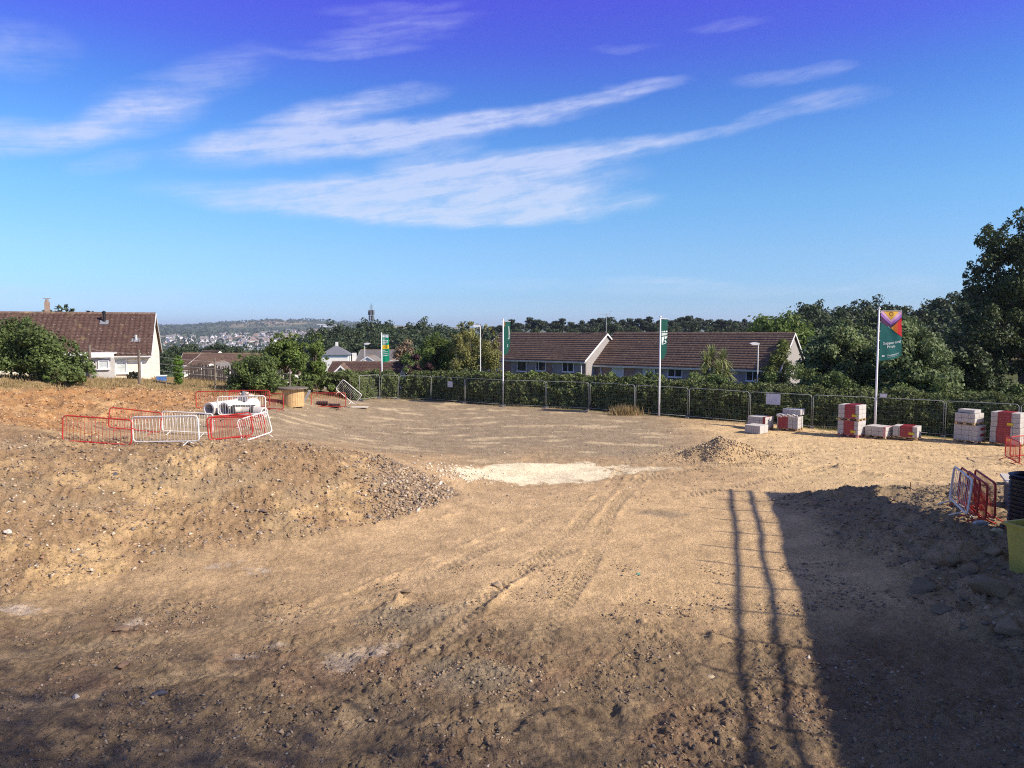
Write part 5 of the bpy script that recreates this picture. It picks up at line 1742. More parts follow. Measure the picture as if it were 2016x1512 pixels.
def banners():
    green = cloth_mat('flag_teal', (.020, .115, .105)); dgreen = cloth_mat('flag_green', (.010, .065, .048)); em = cloth_mat('flag_emerald', (.010, .300, .150))
    ink = cloth_mat('flag_white', (.72, .76, .74)); yel = cloth_mat('flag_yellow', (.80, .55, .04))
    # pride banner on the right
    b = Banner('flagpole', 1722, 834, 609, 1.16, 2.78, R(-4), 'flagpole with the green and rainbow banner among the block stacks', green, .05, .4, .30, .10, Y=41.4)
    w = b.w
    lay = .004
    b.poly([(0, 0), (w, 0), (w, .90), (.5 * w, 1.02), (0, .62)], 'purple_chevron', cloth_mat('flag_dark_purple', (.085, .040, .095)), lay, b.cl)
    b.poly([(0, 0), (w, 0), (w, .36), (.5 * w, .80), (0, .26)], 'lilac_chevron', cloth_mat('flag_lilac', (.36, .17, .48)), lay * 2, b.cl)
    b.poly([(0, 0), (w, 0), (w, .17), (.5 * w, .66), (0, .08)], 'pink_chevron', cloth_mat('flag_pink', (.66, .42, .55)), lay * 3, b.cl)
    b.poly([(.10 * w, 0), (.88 * w, 0), (.5 * w, .52)], 'yellow_triangle', cloth_mat('flag_amber', (.78, .47, .07)), lay * 4, b.cl)
    rg = []
    for rr in (.115, .085):
        rg.append([(.5 * w + rr * math.cos(a * 2 * math.pi / 24), .18 + rr * math.sin(a * 2 * math.pi / 24)) for a in range(24)])
    ring = MB(); ring.add([b.m(x, y, lay * 5) for x, y in rg[0]] + [b.m(x, y, lay * 5) for x, y in rg[1]], [(i, (i + 1) % 24, 24 + (i + 1) % 24, 24 + i) for i in range(24)])
    ring.build('ring', cloth_mat('flag_ring', (.16, .06, .06)), b.cl)
    st = [('flag_yellowband', (.62, .42, .05)), ('flag_orangeband', (.62, .20, .03)), ('flag_orangeband2', (.58, .12, .03)), ('flag_redband', (.50, .03, .03)), ('flag_redband2', (.42, .02, .03))]
    xs = np.linspace(.5 * w, w, 6)
    def lo(x): return .98 + (x - .5 * w) / (.5 * w) * .62
    def hi(x): return .98 - (x - .5 * w) / (.5 * w) * .56
    for i, (nm, c) in enumerate(st): b.poly([(xs[i], hi(xs[i])), (xs[i + 1], hi(xs[i + 1])), (xs[i + 1], lo(xs[i + 1])), (xs[i], lo(xs[i]))], 'rainbow_stripe', cloth_mat(nm, c), lay * 2.5, b.cl)
    b.poly([(.36 * w, .84), (.46 * w, .96), (.5 * w, 1.08), (.36 * w, .90)], 'green_sliver', cloth_mat('flag_paleteal', (.12, .30, .26)), lay * 2, b.cl)
    b.text('Supporting', .55 * w, 1.83, .215, ink); b.text('Pride', .52 * w, 2.05, .215, ink)
    b.text('Persimmon', .62 * w, 2.53, .135, ink); b.text('Together, we make a home', .60 * w, 2.63, .055, ink)
    for dx in (-.035, .035):
        lg = MB(); lg.add([b.m(.17 * w + dx + .04 * math.cos(t * math.pi / 5), 2.53 + .04 * math.sin(t * math.pi / 5), .012) for t in range(10)], [tuple(range(10))]); lg.build('emblem', ink, b.cl)
    # second flag
    b = Banner('flagpole', 1297.5, 820, 625, 1.10, 2.72, R(54), 'flagpole with the dark green banner bearing white stars', dgreen, .10, 1.0, .35)
    w = b.w
    for k in range(5):
        cx = .22 + k * .165; pts = []
        for i in range(10):
            a = i * math.pi / 5 - math.pi / 2; r = .075 if i % 2 == 0 else .034
            pts.append((cx + r * math.cos(a), .88 + r * math.sin(a)))
        mb = MB(); mb.add([b.m(x, y, .008) for x, y in pts], [tuple(range(10))]); mb.build('star', ink, b.cl)
    for v0, v1, u1 in ((1.00, 1.035, .86), (1.065, 1.09, .84), (1.11, 1.135, .80)): b.poly([(.14, v0), (u1, v0), (u1, v1), (.14, v1)], 'rule', ink, .008, b.cl)
    for i in range(6):      # striped square emblem
        u0 = .16 + i * .07
        b.poly([(u0, 1.22), (u0 + .045, 1.22), (max(.16, u0 - .28) + .045, 1.68), (max(.16, u0 - .28), 1.68)], 'emblem_stripe', ink, .008, b.cl)
    b.poly([(.60, 1.22), (.70, 1.22), (.70, 1.40), (.60, 1.40)], 'emblem_block', ink, .008, b.cl); b.poly([(.60, 1.46), (.82, 1.60), (.82, 1.68), (.60, 1.60)], 'emblem_block', ink, .008, b.cl)
    b.poly([(.76, 1.22), (.88, 1.22), (.84, 1.36), (.76, 1.40)], 'emblem_block', ink, .008, b.cl)
    b.poly([(.16, 1.70), (.88, 1.70), (.88, 1.73), (.16, 1.73)], 'rule', ink, .008, b.cl)
    # first flag, seen nearly edge on
    b = Banner('flagpole', 990.5, 798, 630, 1.05, 2.6, R(62), 'flagpole with the dark green banner seen nearly edge on', dgreen, .10, .2, .45)
    b.text('Persimmon', .74, .95, .24, ink, vertical=True); b.poly([(.06, .04), (.36, .04), (.36, .42), (.06, .42)], 'brown_corner', cloth_mat('flag_brown', (.20, .12, .07)), .006, b.cl)
    for dv in (1.9, 2.02): b.poly([(.56, dv), (.66, dv), (.66, dv + .06), (.56, dv + .06)], 'emblem', ink, .008, b.cl)
    # green and yellow banner on the left
    b = Banner('flagpole', 752.5, 781, 657, .60, 2.38, R(-3), 'flagpole with the bright green and yellow banner at the far left fence', em, .03, .5, .18)
    w = b.w
    b.poly([(.03, 0), (w - .02, 0), (w - .02, .24), (.03, .24)], 'white_header', ink, .006, b.cl)
    b.poly([(0, .92), (w, .92), (w, 1.26), (0, 1.26)], 'yellow_panel', yel, .006, b.cl)
    org = cloth_mat('flag_orange', (.70, .36, .02))
    for u0, u1, v0, v1 in ((.16, .48, 1.0, 1.05), (.12, .46, 1.09, 1.13)): b.poly([(u0, v0), (u1, v0), (u1, v1), (u0, v1)], 'print_line', org, .010, b.cl)
    for u1, v0, hh, k in ((.30, .36, .06, 3), (.54, .48, .10, 5), (.50, .62, .09, 5), (.36, .76, .09, 4), (.24, 1.36, .05, 3), (.50, 1.47, .06, 7), (.50, 1.64, .05, 8), (.54, 1.79, .07, 7)):
        for i in range(k):
            a0 = .05 + (u1 - .05) * i / k; a1 = a0 + (u1 - .05) / k * .86
            b.poly([(a0, v0), (a1, v0), (a1, v0 + hh), (a0, v0 + hh)], 'print_line', ink, .010, b.cl)


banners()


# ------------------------------------------------------------------ barriers
def rr_path(x0, x1, z0, z1, r, n=5):
    pts = []
    for cx, cz, a0 in ((x1 - r, z1 - r, 0), (x0 + r, z1 - r, 90), (x0 + r, z0 + r, 180), (x1 - r, z0 + r, 270)):
        for k in range(n + 1):
            a = R(a0 + 90 * k / n); pts.append((cx + r * math.cos(a), 0, cz + r * math.sin(a)))
    return pts


BAR = {}


def barrier(loc, rz, red, label, L=2.25, group='pedestrian barriers', tilt=(0, 0), z0=.14, z1=1.02, nb=18, feet=True):
    m_ = RED_STEEL if red else WHITE_STEEL
    root = empty('barrier', loc, rz, label, 'barrier', group)
    root.rotation_euler = (tilt[0], tilt[1], rz)
    key = (red, L)
    if key not in BAR:
        fr = MB().tube(rr_path(-L / 2, L / 2, z0, z1, .13), .026, 8, closed=True)
        fr.box((L / 2 + .05, 0, z1 - .3), (.08, .012, .03)); fr.box((-L / 2 - .05, 0, z1 - .28), (.08, .012, .03))
        ft = MB().tube([(0, -.32, 0), (0, 0, z0)], .018, 6).tube([(0, .32, 0), (0, 0, z0)], .018, 6)
        BAR[key] = (fr.mesh('frame', (m_,), True), MB().tube([(0, 0, z0), (0, 0, z1)], .0065, 5).mesh('bar', (m_,), True), ft.mesh('foot', (m_,), True))
    fr, bar, ft = BAR[key]
    link('frame', fr, root)
    for k in range(1, nb + 1):
        o = link('bar', bar, root); o.location = (-L / 2 + L * k / (nb + 1), 0, 0)
    if feet:
        for x in (-L * .33, L * .33):
            o = link('foot', ft, root); o.location = (x, 0, .0)
    return root


def barrier_px(pl, pr, Yl, Yr, red, label, zoff=0.0, tilt=(0, 0), **kw):
    """a barrier whose two ends stand in the pixel columns pl and pr at distances Yl, Yr"""
    a = on(pl, Yl); b_ = on(pr, Yr)
    d = b_ - a; c = (a + b_) / 2
    L = math.hypot(d.x, d.y); slope = -math.atan2(d.z, L)
    return barrier((c.x, c.y, c.z + zoff), math.atan2(d.y, d.x), red, label, L=round(L, 2), tilt=(tilt[0], tilt[1] + slope), **kw)


def barriers():
    g = 'pedestrian barriers round the left excavation'
    barrier_px(122, 258, 25.6, 25.6, True, 'red barrier at the far left, nearest the camera', group=g, zoff=-.12)
    barrier_px(263, 393, 26.0, 25.4, False, 'white barrier in front, beside the nearest red barrier', group=g, zoff=-.08)
    barrier_px(212, 315, 32.4, 32.6, True, 'red barrier standing behind the nearest red one', group=g)
    barrier_px(319, 419, 33.2, 32.8, False, 'white barrier standing behind the front white one', group=g)
    a = on(456, 28.6); barrier((a.x, a.y, a.z), R(28), True, 'front red barrier left of the tilted white one', L=1.62, group=g, tilt=(0, R(-4)), nb=20)
    a = on(470, 30.2); barrier((a.x, a.y, a.z), R(12), True, 'red barrier just behind the front red one', L=2.1, group=g, tilt=(0, R(-2)))
    a = on(509, 29.5); barrier((a.x, a.y, a.z + .02), R(50), False, 'white barrier tilted to one side at the end of the row', L=1.35, group=g, tilt=(R(-6), R(-11)), nb=14)
    a = on(430, 39.2); barrier((a.x, a.y, a.z), R(3), True, 'red barrier behind the left concrete pipe', L=2.3, group=g)
    a = on(477, 36.0); barrier((a.x, a.y, a.z + .22), R(2), False, 'white barrier in front of the concrete pipes', L=2.3, group=g, tilt=(0, R(-1)))
    a = on(492, 40.8); barrier((a.x, a.y, a.z + .05), R(2), True, 'red barrier behind the concrete pipes', L=2.2, group=g)
    a = on(540, 42.5); barrier((a.x, a.y, a.z), R(-20), True, 'red barrier between the pipes and the cable drum', L=1.3, group=g, nb=16)
    a = on(465, 34.8); barrier((a.x, a.y, a.z - .5), R(4), True, 'sunken red barrier in the trench before the pipes', L=2.3, group=g)
    a = on(647, 48.3); barrier((a.x, a.y, a.z), R(0), True, 'low red barrier right of the cable drum', L=2.25, group=g)
    a = on(667, 49.8)
    bw = barrier((a.x + .35, a.y, a.z - .05), R(0), False, 'white barrier toppled on one corner by the far trees', L=1.65, group=g, tilt=(R(12), R(40)), nb=14)
    bw.location.z = a.z + .55
    # stack of barriers on the right
    g = 'stack of barriers on the right'
    n_, f_ = on(1902, 18.0), on(1868, 19.8)
    d = n_ - f_; rz = math.atan2(d.y, d.x); c = (n_ + f_) / 2; nv = Vector((-d.y, d.x, 0)).normalized()
    for i, (red, lab) in enumerate([(False, 'white barrier at the front of the stack on the right'), (True, 'first red barrier leaning behind the white one on the right'), (True, 'second red barrier in the stack on the right'), (True, 'rearmost red barrier of the stack on the right')]):
        q = c + nv * (.0 + .20 * i) + Vector((0, 0, 0))
        barrier((q.x, q.y, gz(q.x, q.y) + .02), rz, red, lab, L=1.95, group=g, tilt=(R(-5 + 2 * i), 0), nb=18 if red else 11)
    a = on(1992, 31.5); barrier((a.x, a.y, a.z), R(70), True, 'red barrier end-on in front of the right block stack', L=2.1, group='single barriers')
    a = on(2022, 33.0); barrier((a.x, a.y, a.z), R(20), True, 'red barrier cut by the right edge of the picture', L=2.2, group='single barriers')


barriers()


# ------------------------------------------------------------------ block packs
MAROON = mat('maroon_wrap', (.25, .022, .032), .35, .15, 5.0, spec=.45)
WRAP_PALE = mat('clear_wrap', (.66, .64, .60), .3, .08, 6.0, spec=.5)
TAGY = mat('yellow_tag', (.62, .52, .03), .5, .1, 5.0)
PINK = mat('pink_wrap', (.60, .30, .30), .4, .25, 8.0)
BLOCK_ME = {}


def block_mesh(d):
    if d not in BLOCK_ME:
        bm = bmesh.new(); bmesh.ops.create_cube(bm, size=1.0)
        bmesh.ops.scale(bm, vec=(d[0] - .010, d[1] - .010, d[2] - .008), verts=bm.verts)
        bmesh.ops.bevel(bm, geom=list(bm.edges), offset=.010, segments=1, affect='EDGES')
        me = bpy.data.meshes.new('block'); bm.to_mesh(me); bm.free(); me.materials.append(BLOCK); BLOCK_ME[d] = me
    return BLOCK_ME[d]


def pack(loc, rz, cols, rows, label, wrap=(.3, .75), tagside=1, pallet=True, dx=.38, dy=.50, dz=.25, group='packs of concrete blocks', tags=True, pmat=None, wrapmat=None, deep=2):
    root = empty('block_pack', loc, rz, label, 'block pack', group)
    z = 0.0; W = cols * dx; D = deep * dy
    g = random.Random(int(loc[0] * 100 + loc[2] * 1000))
    if pallet:
        mb = MB()
        for y in (-D / 2 + .05, 0, D / 2 - .05):
            for x in (-W / 2 + .07, 0, W / 2 - .07): mb.box((x, y, .06), (.12, .10, .08))
        pl = mb.build('pallet', pmat or PALLET_WOOD, root)
        for y in (-D / 2 + .05, 0, D / 2 - .05): MB().box((0, y, .010), (W + .04, .10, .018)).build('slat', pmat or PALLET_WOOD, pl)
        for k in range(6): MB().box((-W / 2 + .06 + (W - .12) * k / 5, 0, .111), (.11, D + .04, .018)).build('slat', pmat or PALLET_WOOD, pl)
        z = .124
    me = block_mesh((dx, dy, dz))
    for r in range(rows):
        for c in range(cols):
            for k in range(deep):
                o = link('block', me, root)
                o.location = (-W / 2 + dx * (c + .5), -D / 2 + dy * (k + .5) + g.uniform(-.008, .008), z + dz * (r + .5))
    H = rows * dz
    if wrap:
        a, b_ = -W / 2 + W * wrap[0], -W / 2 + W * wrap[1]; t = .010
        mb = MB()
        mb.box(((a + b_) / 2, -D / 2 - t, z + H / 2), (b_ - a, .008, H + .03)); mb.box(((a + b_) / 2, D / 2 + t, z + H / 2), (b_ - a, .008, H + .03)); mb.box(((a + b_) / 2, 0, z + H + t * .8), (b_ - a, D + .03, .008))
        w = mb.build('wrapper', wrapmat or MAROON, root)
        n = max(2, int(H / .11))
        for k in range(n):
            zz = z + H * (k + .5) / n
            for (p, q) in ((.08, .44), (.54, .92)):
                u0 = a + (b_ - a) * (p + .04 * (k % 2)); u1 = a + (b_ - a) * q
                MB().box(((u0 + u1) / 2, -D / 2 - t - .006, zz), (u1 - u0, .003, .018)).build('print_line', mat('pale_print', (.40, .12, .13), .6), w)
        if tags:
            for k in range(max(1, rows // 2)):
                zz = z + H * ((k * 2 + .7) / max(rows, 1))
                MB().box((b_ - .04 if tagside > 0 else a + .04, -D / 2 - t - .010, zz), (.26, .004, .12)).build('tag', TAGY, w)
    return root, z + H


def packs():
    def at(px, Y): return on(px, Y)
    g = 'packs of concrete blocks'
    # far left pair : loose slabs in front, wrapped pack behind
    q = at(1497, 43.8); pack((q.x, q.y, q.z + .02), R(-47), 3, 3, 'wrapped block pack behind the pale loose block row', wrap=(.86, .99), dz=.215)
    q = at(1489, 41.9); pack((q.x, q.y, q.z + .02), R(-45), 7, 1, 'low row of loose pale blocks nearest the camera', wrap=None, pallet=False, dx=.135, dy=.5, dz=.46)
    q = at(1555, 43.2); r, z = pack((q.x, q.y, q.z + .03), R(-38), 4, 3, 'torn block pack on a pallet below the large white board', wrap=(.06, .52), dx=.30, dz=.225, tags=False)
    tb = (q.x + .25, q.y + .15, q.z + .03 + z + .08)
    mb, _ = pack(tb, R(-38), 4, 1, 'loose grey blocks lying on the torn pack', wrap=None, pallet=False, dx=.26, dy=.4, dz=.34, group=None)
    rr = random.Random(3)
    sheet = MB()
    n = 26
    for k in range(3):
        pts = [(-.62 + 1.25 * i / n, -.52 - .02 * k + .05 * math.sin(i * 1.1 + k), z + .02 + .05 * k + .035 * math.sin(i * .8 + 2 * k) + rr.uniform(-.02, .02)) for i in range(n)]
        sheet.tube(pts, [.02 + .025 * rr.random() for _ in pts], 6)
    sheet.build('torn_wrap', WRAP_PALE, r, True)
    # tall double stack
    q = at(1676, 40.9); r, z = pack((q.x, q.y, q.z + .03), R(-48), 3, 3, 'lower pack of the tall double block stack left of the third flagpole', wrap=(.30, .80), pmat=mat('pink_pallet', (.50, .22, .20), .8))
    pack((q.x, q.y, q.z + .03 + z + .01), R(-46), 3, 3, 'upper pack of the tall double block stack left of the third flagpole', wrap=(.32, .82))
    q = at(1731, 40.4); pack((q.x, q.y, q.z + .03), R(-52), 3, 2, 'single grey block pack at the foot of the third flagpole', wrap=(.88, .995), tags=False, wrapmat=PINK, dz=.26)
    q = at(1785, 39.8); pack((q.x, q.y, q.z + .03), R(-40), 4, 2, 'single wrapped block pack right of the third flagpole', wrap=(.30, .80), dx=.30, dz=.28)
    # right pair of stacks
    q = at(1908, 38.6); r, z = pack((q.x, q.y, q.z + .03), R(-56), 3, 3, 'lower pack of the pale block stack near the right edge', wrap=None, dz=.27)
    r2, z2 = pack((q.x - .05, q.y + .0, q.z + .03 + z + .01), R(-56), 3, 2, 'upper pack of the pale block stack near the right edge', wrap=None, dx=.33, dz=.24)
    for zz in (.30, .62): MB().box((.573, .15, .124 + zz), (.006, .5, .13)).build('label', MAROON, r)
    MB().box((0, 0, z2 + .10), (.8, .7, .16)).build('loose_slab', BLOCK, r2)
    q = at(1984, 37.6); r, z = pack((q.x, q.y, q.z + .03), R(-52), 4, 3, 'lower wrapped pack of the rightmost block stack', wrap=(.22, .68), dx=.34, dz=.27)
    pack((q.x, q.y, q.z + .03 + z + .01), R(-52), 4, 3, 'upper wrapped pack of the rightmost block stack', wrap=(.24, .70), dx=.33, dz=.25, pallet=False)


packs()


# ------------------------------------------------------------------ pipes, drum and litter on the left
def pipes():
    def pipe(px, Y, rz, ro, L, label, zoff=0.0):
        q = on(px, Y); root = empty('concrete_pipe', (q.x, q.y, q.z + ro + zoff), rz, label, 'pipe', 'concrete pipes')
        ri = ro * .76; n = 28; mb = MB()
        prof = [(ri, 0), (ro, 0), (ro, L * .86), (ro * 1.12, L * .9), (ro * 1.12, L), (ri, L)]
        vs = []; fs = []
        for r, x in prof:
            for k in range(n): a = 2 * math.pi * k / n; vs.append((x, r * math.cos(a), r * math.sin(a)))
        m_ = len(prof)
        for i in range(m_):
            for k in range(n): j = (i + 1) % m_; l = (k + 1) % n; fs.append((i * n + k, i * n + l, j * n + l, j * n + k))
        mb.add(vs, fs).build('barrel', CONCRETE, root, False)
        e_ = MB().lathe([(ri + .01, 0), (ri + .01, .03)], n).build('bore_shade_disc', BLACK, root); e_.rotation_euler = (0, R(90), 0); e_.location = (L * .55, 0, 0)  # black disc set inside the open pipe to imitate its dark interior
        return root
    pipe(411, 37.3, R(72), .35, 2.4, 'left concrete pipe with its dark opening facing the camera', -.05)
    pipe(441, 37.1, R(72), .35, 2.4, 'middle concrete pipe behind the white barrier', -.05)
    pipe(521, 37.6, R(160), .27, 1.7, 'right concrete pipe lying crosswise', -.02)
    q = on(477, 36.9)
    t = empty('black_trough', (q.x, q.y, q.z + .42), R(3), 'long black plastic trough lying across the pipes', 'trough')
    MB().prism([(-.5, .10), (-.46, .10), (-.40, -.20), (.40, -.20), (.46, .10), (.5, .10), (.44, -.26), (-.44, -.26)], -.28, .28, axis=1).build('trough', BLACK, t)
    MB().box((0, -.30, .11), (1.15, .05, .04)).build('rim', BLACK, t); MB().box((0, .30, .11), (1.15, .05, .04)).build('rim', BLACK, t)
    q = on(478, 38.3)
    c = MB().add([(-.22, -.15, 0), (.22, -.15, 0), (.22, .15, 0), (-.22, .15, 0), (.05, -.1, .52), (.12, .1, .50)], [(3, 2, 1, 0), (0, 1, 4), (1, 2, 5, 4), (2, 3, 5), (3, 0, 4, 5)]).build('pipe_saddle', mat('dark_grey_board', (.14, .14, .15), .8), None)
    c.location = (q.x, q.y, q.z + .62); tag(c, 'dark grey wedge propped on top of the pipes', 'wedge')
    # cable drum
    q = on(578, 46.5)
    d = empty('cable_drum', (q.x, q.y, q.z), R(-6), 'upright wooden cable drum with a wide flat top', 'cable drum')
    MB().lathe([(.66, 0), (.66, .06), (.60, .06)], 24).build('lower_flange', PLY, d)
    MB().lathe([(.64, .06), (.64, 1.10)], 28).build('barrel', PLY, d, True)
    MB().lathe([(.92, 1.10), (.93, 1.13), (.92, 1.18)], 28).build('upper_flange', TIMBER, d)
    k = 0
    for a in range(28):
        an = a * 2 * math.pi / 28
        MB().box((.648 * math.cos(an), .648 * math.sin(an), .58), (.022, .135, 1.03), Matrix.Rotation(an, 3, 'Z')).build('stave', PLY, d)
    q = on(601, 47.2)
    pl = MB().box((0, 0, .55), (.10, .30, 1.3), Matrix.Rotation(R(28), 3, 'Y')).build('grey_plank', mat('grey_metal', (.30, .31, .34), .6), None)
    pl.location = (q.x, q.y, q.z - .1); tag(pl, 'leaning grey plank right of the cable drum', 'plank')
    # corrugated pipe pieces by the low barrier
    for i, (px, lab) in enumerate([(634, 'left dark ribbed pipe on the ground behind the low red barrier'), (658, 'right dark ribbed pipe on the ground behind the low red barrier')]):
        q = on(px, 48.9); r = empty('ribbed_pipe', (q.x, q.y, q.z + .13), 0, lab, 'pipe', 'ribbed pipes')
        prof = []
        for k in range(15): prof += [(.13, k * .05), (.15, k * .05 + .02), (.13, k * .05 + .04)]
        o = MB().lathe(prof, 12).build('pipe', BLACK, r); o.rotation_euler = (0, R(90), 0); o.location = (-.36, 0, 0)
    for i, (px, py, s, lab) in enumerate([(482, 768, .28, 'pale stone slab at the left of the heap above the pipes'), (496, 768, .30, 'largest pale stone of the heap above the pipes'), (472, 771, .16, 'small pale stone in the heap above the pipes'), (506, 772, .15, 'small pale stone at the right of the heap above the pipes')]):
        q = on(px, 45.5)
        rock(px, py, s, (.60, .54, .44), lab, 500 + i, .55, 'pale stones above the pipes', on_xy=(q.x, q.y, 0)).location.z += .25
    # pale sheets on the ground at the far end
    q = on(700, 50.5); s_ = MB().box((0, 0, .03), (1.7, .5, .05)).build('pale_sheet', mat('pale_board', (.66, .60, .48), .8), None); s_.location = q; s_.rotation_euler = (0, 0, R(3)); tag(s_, 'pale sheet lying flat by the toppled barrier', 'sheet')
    q = on(648, 47.0)
    # bench-like white rails behind the drum
    q = on(568, 57)
    gf = empty('garden_frame', q, R(5), 'white slatted garden frame under the spreading tree', 'frame')
    for x in (-.9, .0, .9): MB().box((x, 0, .6), (.06, .06, 1.4)).build('post', WHITE, gf)
    for z in (.55, .75): MB().box((0, -.04, z), (1.9, .03, .13)).build('rail', WHITE, gf)
    # wooden slat fence behind the dry grass
    a, b_ = on(372, 55), on(470, 53.5); d = b_ - a; L = math.hypot(d.x, d.y)
    f = empty('slat_fence', a, math.atan2(d.y, d.x), 'broken weathered slat fence behind the dry grass', 'fence')
    rr = random.Random(8); x = 0.0
    while x < L:
        h = rr.uniform(1.25, 1.45) * (.8 if rr.random() < .1 else 1)
        o = MB().box((0, 0, h / 2 - .1), (.10, .02, h)).build('slat', TIMBER, f); o.location = (x, 0, d.z * x / L); o.rotation_euler = (0, rr.uniform(-.04, .04), 0)
        x += .125 + (.12 if rr.random() < .06 else 0)
    for z in (.35, 1.0): MB().box((L / 2, .04, z + d.z / 2), (L, .05, .08), Matrix.Rotation(-math.atan2(d.z, L), 3, 'Y')).build('rail', TIMBER, f)
    # post and wire fence along the top of the bank
    pts = [(178, 46, 679), (275, 47, 689), (424, 48.5, 705), (556, 52, 727), (571, 52.5, 727)]
    q0 = on(pts[0][0], pts[0][1])
    f = empty('wire_fence', q0, 0, 'post and wire fence along the top of the left bank', 'fence'); tops = []
    for px, Y, ty in pts:
        q = on(px, Y); zt = P(px, ty, Y).z
        MB().tube([(q.x - q0.x, q.y - q0.y, q.z - q0.z - .2), (q.x - q0.x + .02, q.y - q0.y, zt - q0.z)], .085 if px < 300 else .06, 7).build('post', TIMBER, f); tops.append(Vector((q.x - q0.x, q.y - q0.y, zt - q0.z)))
    for k in range(3):
        for a, b_ in zip(tops[:-1], tops[1:]):
            MB().tube([a - Vector((0, .05, .25 + .45 * k)), (a + b_) / 2 - Vector((0, .05, .31 + .45 * k)), b_ - Vector((0, .05, .25 + .45 * k))], .006, 4).build('wire', STEEL, f)
    # garden things by the bungalow
    q = on(318, 51); bx = empty('storage_tub', q - Vector((0, 0, .1)), R(20), 'blue and white plastic tub beside the bungalow gable', 'tub')
    MB().prism([(-.28, 0), (.28, 0), (.32, .42), (-.32, .42)], -.25, .25, axis=1).build('body', BLUE, bx); MB().box((0, 0, .45), (.7, .56, .06)).build('lid', WHITE, bx)
    bush(262, 50.5, 34, 731, leaf_mat('dark_garden_leaves', (.035, .04, .03), .2), 351, 'small dark shrub below the bungalow window', n=1100, name='shrub', cat='shrub', lsize=.07)


pipes()


